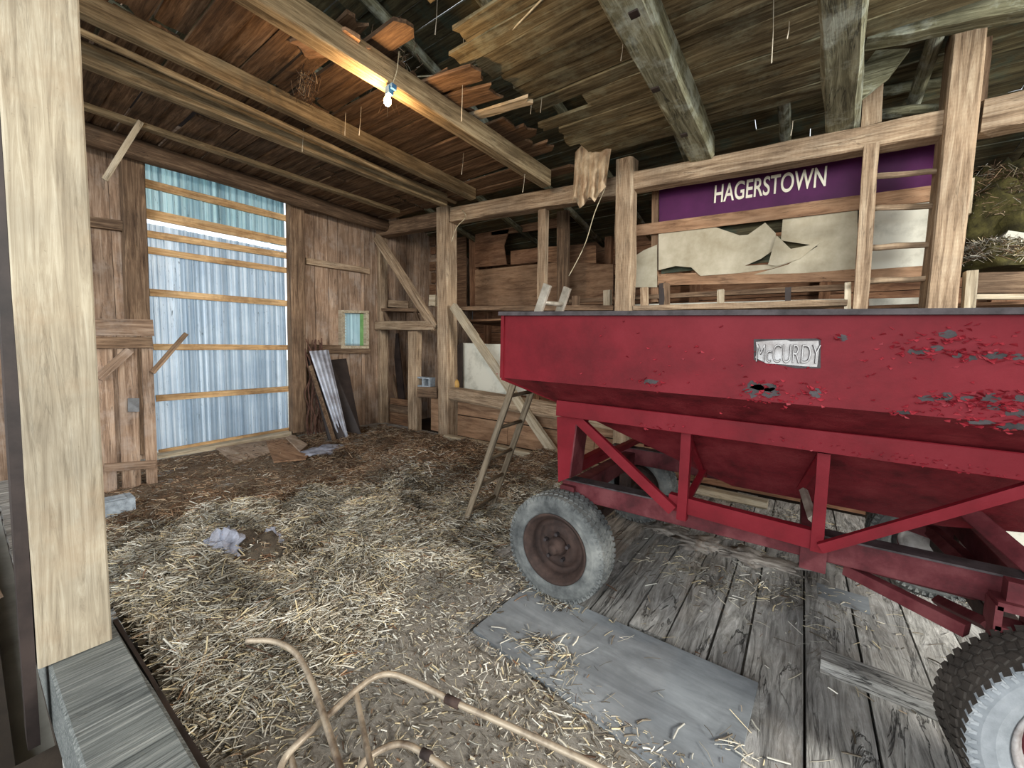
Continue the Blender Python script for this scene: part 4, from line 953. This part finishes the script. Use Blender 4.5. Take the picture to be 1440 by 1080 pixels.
pl_ = bpy.data.lights.new('bulb_light', 'POINT'); pl_.energy = 34; pl_.color = (1.0, .62, .30); pl_.shadow_soft_size = .04
po = bpy.data.objects.new('bulb_light', pl_); COL.objects.link(po); po.location = bc+V((0, -.02, -.07))
tube('flex', [bc+V((.03, .02, .12)), bc+V((.06, .05, .24)), bc+V((.05, .08, .42))], .003, 'rope', bu)
tube('rope', [P(586, 108, 'Y', 3.0), P(632, 103, 'Y', 2.95), P(676, 80, 'Y', 2.85), P(716, 46, 'Y', 2.75), P(765, -4, 'Y', 2.6)], .007, 'rope', label='pale rope slung under the boards right of the bulb', cat='rope')
tube('cord', [P(800, 388, 'Y', 5.0), P(822, 345, 'Y', 5.0), P(836, 300, 'Y', 5.0), P(852, 262, 'Y', 5.147)], .005, 'rope', label='thin cord hanging below the sack on the beam', cat='cord')
tube('cord', [P(635, 340, 'Y', 5.0), P(642, 320, 'Y', 5.0), P(655, 305, 'Y', 5.0), P(650, 296, 'Y', 5.145)], .006, 'rope', label='frayed twine loop on the beam by the tall post', cat='cord')

# ---- hanging sack
sv, sf = [], []; nx, nz = 16, 14
top = [(809, 214), (818, 204), (832, 210), (845, 206), (861, 199)]; bot = [(805, 286), (808, 277), (815, 293), (821, 288), (829, 276), (836, 284), (843, 272), (852, 262), (853, 252)]
def lp(l, s): 
    s *= len(l)-1; i = min(int(s), len(l)-2); f = s-i; return (l[i][0]*(1-f)+l[i+1][0]*f, l[i][1]*(1-f)+l[i+1][1]*f)
for i in range(nx+1):
    for j in range(nz+1):
        a, b = lp(top, i/nx), lp(bot, i/nx); t_ = j/nz
        sv.append(P(a[0]*(1-t_)+b[0]*t_, a[1]*(1-t_)+b[1]*t_, 'Y', 4.92+.07*math.sin(i*1.7+t_*2.5)*(.25+t_)+.05*mnoise.noise(V((i*.5, j*.5, 0)))))
for i in range(nx):
    for j in range(nz): a = i*(nz+1)+j; sf.append((a, a+1, a+nz+2, a+nz+1))
n_ = len(sv); sv += [v+V((0, .006, 0)) for v in sv]; sf += [tuple(k_+n_ for k_ in f[::-1]) for f in sf]
mesh_obj('hanging_sack', sv, sf, M['burlap'], smooth=True, label='torn tan sack hanging from the tie beam', cat='sack')

# ---- broken board ends by the bulb
for (a, b, w_, m_, lab) in (((-3.75, 1.86, 4.15), (-2.95, 1.98, 4.0), .22, 'plywood_brown', 'broken board end hanging above the main joist near the bulb'),
                          ((-3.5, 2.22, 4.12), (-2.98, 2.36, 3.97), .12, 'plywood_brown', 'small broken board scrap right above the bulb'),
                          ((-3.5, 2.72, 4.10), (-2.42, 2.86, 4.06), .20, 'deck', 'loose cracked loft board right of the bulb'),
                          ((-3.5, 2.98, 4.10), (-2.50, 3.12, 4.04), .22, 'deck', 'second loose loft board, below the cracked one'),
                          ((-3.4, 3.35, 4.10), (-2.30, 3.42, 4.05), .12, 'endgrain', 'pale splintered slat among the loose loft boards')):
    stick('broken_board', a, b, w_, .028, m_, seg=6, jit=.006, rag=.12, k=4, label=lab, cat='board')

# ---- hay in the rear loft at right
crumple('hay_bale', P(1385, 335, 'Y', 7.2), (.5, .5, .5), 'bed', .3, 2, 4, label='mossy green heap of hay in the dark loft at right', cat='hay') if False else None

# ================================================================== HAY AND STRAW
BUMPS = []
def hump(px, py, r, h, ex=1.0, rot=0.0):
    p = P(px, py, 'Z', h*.5); BUMPS.append((p.x, p.y, r, h, ex, rot))
for a in ((600, 650, .75, .42, 1.2, .3), (660, 640, .45, .30), (560, 625, .5, .2), (350, 735, .50, .20), (330, 790, .45, .20), (500, 725, .6, .20, 1.3), (460, 690, .5, .10), (220, 790, .5, .18), (250, 860, .45, .17), (400, 840, .45, .13), (560, 770, .5, .12), (240, 930, .4, .14),
          (340, 930, .35, .08), (560, 680, .6, .12), (770, 650, .5, .25), (720, 680, .5, .12), (430, 760, .35, .10), (290, 850, .25, .12), (420, 900, .2, .09), (380, 960, .22, .08), (250, 980, .25, .1), (480, 800, .25, .1), (520, 850, .2, .06), (200, 860, .25, .1), (300, 720, .3, .14), (440, 720, .25, .1), (620, 720, .5, .08), (200, 720, .5, .08)): hump(*a)
def hgt(x, y):
    h = 0.012
    for bx, by, r, hh_, ex, ro in BUMPS:
        dx, dy = x-bx, y-by; c_, s_2 = math.cos(ro), math.sin(ro); u = (dx*c_+dy*s_2)/ex; v = -dx*s_2+dy*c_
        h += hh_*math.exp(-(u*u+v*v)/(r*r*.5))
    cov = cover(x, y)
    h += .075*cov*(mnoise.noise(V((x*2.6, y*2.6, 0)))+.6*mnoise.noise(V((x*7, y*7, 3)))+.4*mnoise.noise(V((x*15, y*15, 7))))
    h += .006*mnoise.noise(V((x*18, y*18, 1)))
    return h
def sst(a, b, x):
    t_ = min(max((x-a)/(b-a), 0), 1); return t_*t_*(3-2*t_)
def cover(x, y):
    """how much loose straw lies here"""
    c = 1-sst(-1.9, -1.35, x+.25*mnoise.noise(V((x, y*1.5, 0)))+.25*max(0, 1.4-y))          # fades towards the wagon planks
    c *= 1-.93*sst(-.85, -.35, x+.93*y+.2*mnoise.noise(V((x*2, y*2, 4))))*(1-sst(1.75, 2.3, y))
    dd = math.hypot(x, y)
    c *= 1-.72*sst(4.5, 5.0, dd+.4*mnoise.noise(V((x*1.3, y*1.3, 9))))*(1-sst(2.6, 3.3, y))
    if y > 3.1 and x > -2.6: c = max(c, .8*(1-sst(-1.9, -1.5, x)))
    return max(c, 0)
def onhay(px, py, up):
    z = .05
    for _ in range(12):
        p = P(px, py, 'Z', z); z += (hgt(p.x, p.y)-z)*.6
    p = P(px, py, 'Z', z); p.z += up; return p
crumple('plastic_scrap', onhay(314, 784, .05), (.09, .10, .12), 'plastic', .7, 8, label='crumpled bluish plastic scrap in the hay', cat='scrap')
crumple('plastic_scrap', onhay(380, 768, .05), (.07, .07, .06), 'plastic', .7, 5, label='smaller plastic scrap at right of the hay clump', cat='scrap')
crumple('matted_clump', onhay(352, 784, .03), (.22, .17, .11), 'matted', .5, 6, label='dark matted clump of old hay between plastic scraps', cat='clump')
# bed (trampled hay and dirt), a relief surface
XA, XB, YA, YB = -7.0, -.08, .42, 5.02; NX, NY = 300, 210
xs = np.linspace(XA, XB, NX); ys = np.linspace(YA, YB, NY)
vs = []; tint = []
def region(x, y):
    d = math.hypot(x, y)+.5*mnoise.noise(V((x*1.1, y*1.1, 5)))
    return 1-sst(4.0, 4.9, d)
C_old = np.array(lin((104, 86, 69))[:3]); C_dust = np.array(lin((134, 119, 102))[:3]); C_fresh_gap = np.array(lin((98, 88, 73))[:3]); C_grey = np.array(lin((160, 155, 146))[:3])  # fresh bed colour darkened to paint shade in gaps between strands
for y_ in ys:
    for x_ in xs:
        h = hgt(x_, y_)
        edge = sst(-.35, -.12, x_) if y_ < 1.56 else sst(-1.62, -1.40, x_)*(1-sst(2.9, 3.1, y_)) + sst(-1.9, -1.5, x_)*sst(2.9, 3.1, y_)
        h -= .05*min(edge, 1); vs.append((x_, y_, h if h > .002 else h-.004))
        cv = cover(x_, y_); f_ = region(x_, y_)
        c_ = (C_dust*(1-cv)+C_old*cv)*(1-f_) + (C_grey*(1-cv)+C_fresh_gap*cv)*f_
        tint.append((c_[0], c_[1], c_[2], 1))
fs = [(j*NX+i, j*NX+i+1, (j+1)*NX+i+1, (j+1)*NX+i) for j in range(NY-1) for i in range(NX-1)]
bed = mesh_obj('trampled_hay', vs, fs, M['bed'], smooth=True, label='trampled hay and dirt covering the left floor', cat='hay', kind='stuff')
ca = bed.data.color_attributes.new('tint', 'FLOAT_COLOR', 'POINT'); ca.data.foreach_set('color', np.array(tint, dtype=np.float32).ravel())

PAL_F = [lin(c) for c in ((210, 202, 182), (182, 173, 154), (228, 224, 210), (154, 145, 127), (120, 110, 95), (200, 196, 182), (214, 198, 160), (94, 85, 72))]
PAL_O = [lin(c) for c in ((142, 112, 86), (116, 86, 64), (166, 138, 110), (92, 70, 54), (192, 170, 142))]
def straws(name, pts, label, cat='straw', parent=None, **k):
    """pts: list of (base point, direction, length, radius, colour)"""
    N = len(pts)
    p0 = np.array([tuple(p[0]) for p in pts], dtype=np.float32); d = np.array([tuple(p[1]) for p in pts], dtype=np.float32)
    L = np.array([p[2] for p in pts], dtype=np.float32)[:, None]; r = np.array([p[3] for p in pts], dtype=np.float32)[:, None]
    d /= np.linalg.norm(d, axis=1, keepdims=True)+1e-9
    up = np.tile(np.array([[0, 0, 1.]], dtype=np.float32), (N, 1)); s = np.cross(d, up); s /= np.linalg.norm(s, axis=1, keepdims=True)+1e-6; u = np.cross(s, d)
    bend = nr.uniform(-.07, .07, (N, 1)).astype(np.float32)*L; bz = nr.uniform(-.02, .07, (N, 1)).astype(np.float32)*L
    mid = p0 + s*bend + u*bz; rings = [p0-d*L/2, mid, p0+d*L/2]
    out = []
    for q in rings:
        out += [q+s*r, q-s*r*.6+u*r*.9, q-s*r*.6-u*r*.9]
    vv = np.stack(out, axis=1).reshape(-1, 3)
    base = [(0, 1, 4, 3), (1, 2, 5, 4), (2, 0, 3, 5), (3, 4, 7, 6), (4, 5, 8, 7), (5, 3, 6, 8)]
    F = (np.arange(N)[:, None, None]*9 + np.array(base)[None]).reshape(-1)
    me = bpy.data.meshes.new(name); me.vertices.add(N*9); me.vertices.foreach_set('co', vv.ravel())
    me.loops.add(len(F)); me.loops.foreach_set('vertex_index', F.astype(np.int32)); me.polygons.add(N*6)
    me.polygons.foreach_set('loop_start', np.arange(0, N*24, 4, dtype=np.int32)); me.update(); me.validate()
    ca = me.color_attributes.new('tint', 'FLOAT_COLOR', 'POINT')
    cols = np.repeat(np.array([p[4] for p in pts], dtype=np.float32), 9, axis=0); ca.data.foreach_set('color', cols.ravel())
    me.materials.append(M['straw'])
    return place(name, me, parent, None, label=label, cat=cat, kind='stuff')
def strand(x, y, z, f_, lmul=1.0, steep=.25):
    q = .6+3.2*mnoise.noise(V((x*1.7, y*1.7, 11)))+rng.gauss(0, .6) if rng.random() < .5 else rng.uniform(0, 6.28); dz = rng.gauss(0, steep)
    L = (.025+.13*rng.random()**1.6)*lmul; pal = PAL_F if rng.random() < f_ else PAL_O
    c_ = rng.choice(pal); m_ = rng.uniform(.75, 1.15)*(.88+.75*mnoise.noise(V((x*3.1, y*3.1, 21))))  # clump-scale noise paints tuft shading and dark pockets into the tint
    return (V((x, y, z)), V((math.cos(q), math.sin(q), dz)), L, rng.choice((.0009, .0012, .0015, .002, .0028, .004)), (c_[0]*m_, c_[1]*m_, c_[2]*m_, 1))
pts = []; target = 135000; tries = 0
while len(pts) < target and tries < 700000:
    tries += 1
    x_ = rng.uniform(-6.9, -.2); y_ = rng.uniform(.45, 5.0)
    if x_ > -1.4 and y_ > 1.6: continue
    dist = math.hypot(x_, y_); w_ = min(1.0, (2.6/dist)**1.3)
    cv = cover(x_, y_)
    if rng.random() > (cv**1.3*.95*(.55+.9*max(0, .5+mnoise.noise(V((x_*2.2, y_*2.2, 2)))))+(.16 if y_ < 2.2 and x_ > -2.6 else .05))*w_: continue
    f_ = region(x_, y_)
    pts.append(strand(x_, y_, hgt(x_, y_)+rng.uniform(-.004, .024), .12+.83*f_, .35+.65*min(1, cv*1.5)))
straws('loose_straw', pts, 'loose straw strewn over the left floor and heaps')
pts = []
cl_ = onhay(352, 784, .03)
for _ in range(500):
    d_ = V((rng.gauss(0, 1), rng.gauss(0, 1), abs(rng.gauss(0, 1)))).normalized(); pts.append(strand(cl_.x+d_.x*.21, cl_.y+d_.y*.17, cl_.z+d_.z*.10, .55, .8, .4))
straws('clump_straw', pts, 'tangle of straw over the dark matted clump', 'straw')
# scattered straw on the planks and grey board
pts = []
for _ in range(500):
    x_, y_ = rng.uniform(-1.4, 1.4), rng.uniform(.6, 4.9); pts.append(strand(x_, y_, .006 if not (-1.4 < x_ < -.08 and 1.6 < y_ < 2.2) else .027, .9, .8, .03))
for cx, cy, s_2, n_ in ((-1.0, 1.74, .10, 160), (-1.15, 2.13, .08, 120), (-1.3, 2.2, .09, 120), (-.45, 3.1, .28, 260), (0, 3.2, .3, 260), (-.75, 1.5, .15, 200), (-.1, 1.75, .05, 25), (-1.0, 4.3, .5, 900), (.5, 4.6, .7, 900)):
    for _ in range(n_):
        x_, y_ = rng.gauss(cx, s_2), rng.gauss(cy, s_2*.6)
        if y_ > 5: continue
        on = -1.4 < x_ < -.08 and 1.6 < y_ < 2.2; pts.append(strand(x_, y_, rng.uniform(.004, .015)+(.022 if on else 0), .95, .7 if s_2 < .3 else .45, .08))
straws('scattered_straw', pts, 'thin straw scattered on the bare planks and grey board')
# hay clump hanging by the bulb, and on the loft
pts = []
for _ in range(700):
    c_ = P(rng.gauss(543, 14), rng.gauss(85, 24), 'Y', 2.75+rng.uniform(-.1, .1)); a_ = strand(c_.x, c_.y, c_.z, .25, 1.2, 1.4); pts.append(a_)
straws('hanging_hay', pts, 'brown hay tuft hanging from the broken boards above the bulb', 'hay')
pts = []
for _ in range(260):
    c_ = P(rng.gauss(432, 7), rng.gauss(122, 10), 'Z', 4.0+rng.uniform(-.15, .1)); st = strand(c_.x, c_.y, c_.z, 0, 1.0, 1.6); pts.append(st[:4]+((st[4][0]*.4, st[4][1]*.4, st[4][2]*.4, 1),))
straws('hanging_hay', pts, 'small hay tuft hanging between the boards left of the main joist', 'hay')
def heap(name, c, s, n, f_, label, seed):
    core = crumple(name, c, s, 'moss_hay', .35, seed, 4, label=label, cat='hay'); pts = []
    for _ in range(n):
        d_ = V((rng.gauss(0, 1), rng.gauss(0, 1), abs(rng.gauss(0, 1)))).normalized(); k_ = rng.uniform(.85, 1.1)
        st = strand(c[0]+d_.x*s[0]*k_, c[1]+d_.y*s[1]*k_, c[2]+d_.z*s[2]*k_, f_, 1.6, .5); pts.append(st)
    straws('straw_strands', pts, None, None, core); return core
heap('hay_heap', P(1392, 372, 'Y', 5.9), (.30, .35, .20), 1800, .8, 'pale straw heap on the loft edge right of the widest post', 3)
heap('hay_heap', P(1392, 318, 'Y', 7.2), (.45, .5, .62), 2200, .1, 'dark greenish hay heap at the back of the right loft', 9)
slab('pale_box_panel', [P(x, y, 'Y', 6.2) for x, y in ((1400, 352), (1418, 324), (1460, 330), (1460, 372), (1425, 366))], (0, .25, 0), 'whiteboard', label='tilted whitish box in the loft at the right edge', cat='box')
face('loft_edge_board', ((1360, 383), (1360, 413)), ((1470, 381), (1470, 411)), 'Y', YF+.25, .04, 'timber_dark', seg=3, jit=.005, label='dark loft edge board right of the widest post', cat='board')
face('loft_edge_rail', ((1362, 413), (1362, 421)), ((1470, 414), (1470, 420)), 'Y', YF+.2, .06, 'endgrain', seg=3, jit=.003, label='pale rail under the dark loft edge board', cat='rail')
face('timber_stud', ((1366, 250), (1371, 250)), ((1361, 300), (1366, 300)), 'Y', YF+.02, .05, 'endgrain', seg=1, label='small pale cleat on right side of the widest post', cat='cleat')

# cobweb threads
wb_ = []
for (x, y, l, Y) in ((488, 95, 95, 2.6), (508, 150, 40, 2.6), (652, 40, 130, 2.9), (1088, 0, 88, 3.4), (1110, 30, 24, 3.4), (295, 90, 20, 2.0), (345, 115, 15, 2.2), (428, 158, 55, 2.5), (615, 0, 48, 2.5), (749, 120, 40, 3.6), (763, 118, 40, 3.6), (652, 215, 30, 3.9), (545, 48, 80, 2.55), (738, 245, 25, 4.3), (876, 60, 25, 3.2), (1115, 170, 20, 4.4)):
    a = P(x, y, 'Y', Y); b = P(x-3, y+l, 'Y', Y); wb_.append(tube_data([a, a.lerp(b, .5)+V((.004, 0, 0)), b, b+V((0, 0, -.006))], [.0018, .0018, .004, .001], 5))
vs, fs = merge(wb_); mesh_obj('cobweb_threads', vs, fs, M['web'], label='dusty cobweb threads hanging from the ceiling boards', cat='cobweb', kind='stuff')

# ---- kinds that repeat share a group
GR = {'ceiling_joist': 'sawn joists under the left loft', 'hewn_joist': 'hewn timbers over the wagon', 'tie_beam': 'tie beams of the front frame', 'timber_post': 'posts of the front frame',
      'timber_stud': 'studs of the frames', 'diagonal_brace': 'diagonal braces of the front frame', 'cross_rail': 'cross rails left of the tall post', 'leaning_board': 'boards leaning in the corner',
      'leaning_sheet': 'dark panels leaning on the left wall', 'broken_board': 'broken loft boards round the bulb', 'plywood_offcut': 'plywood pieces on the floor', 'plastic_scrap': 'plastic scraps in the hay',
      'offcut_block': 'timber offcuts in the corner bay', 'cord': 'cords hanging from the beam', 'hay_heap': 'hay heaps in the right loft', 'hanging_hay': 'hay tufts hanging from the loft'}
for o in COL.objects:
    k_ = o.name.split('.')[0]
    if o.parent is None and k_ in GR and 'label' in o: o['group'] = GR[k_]
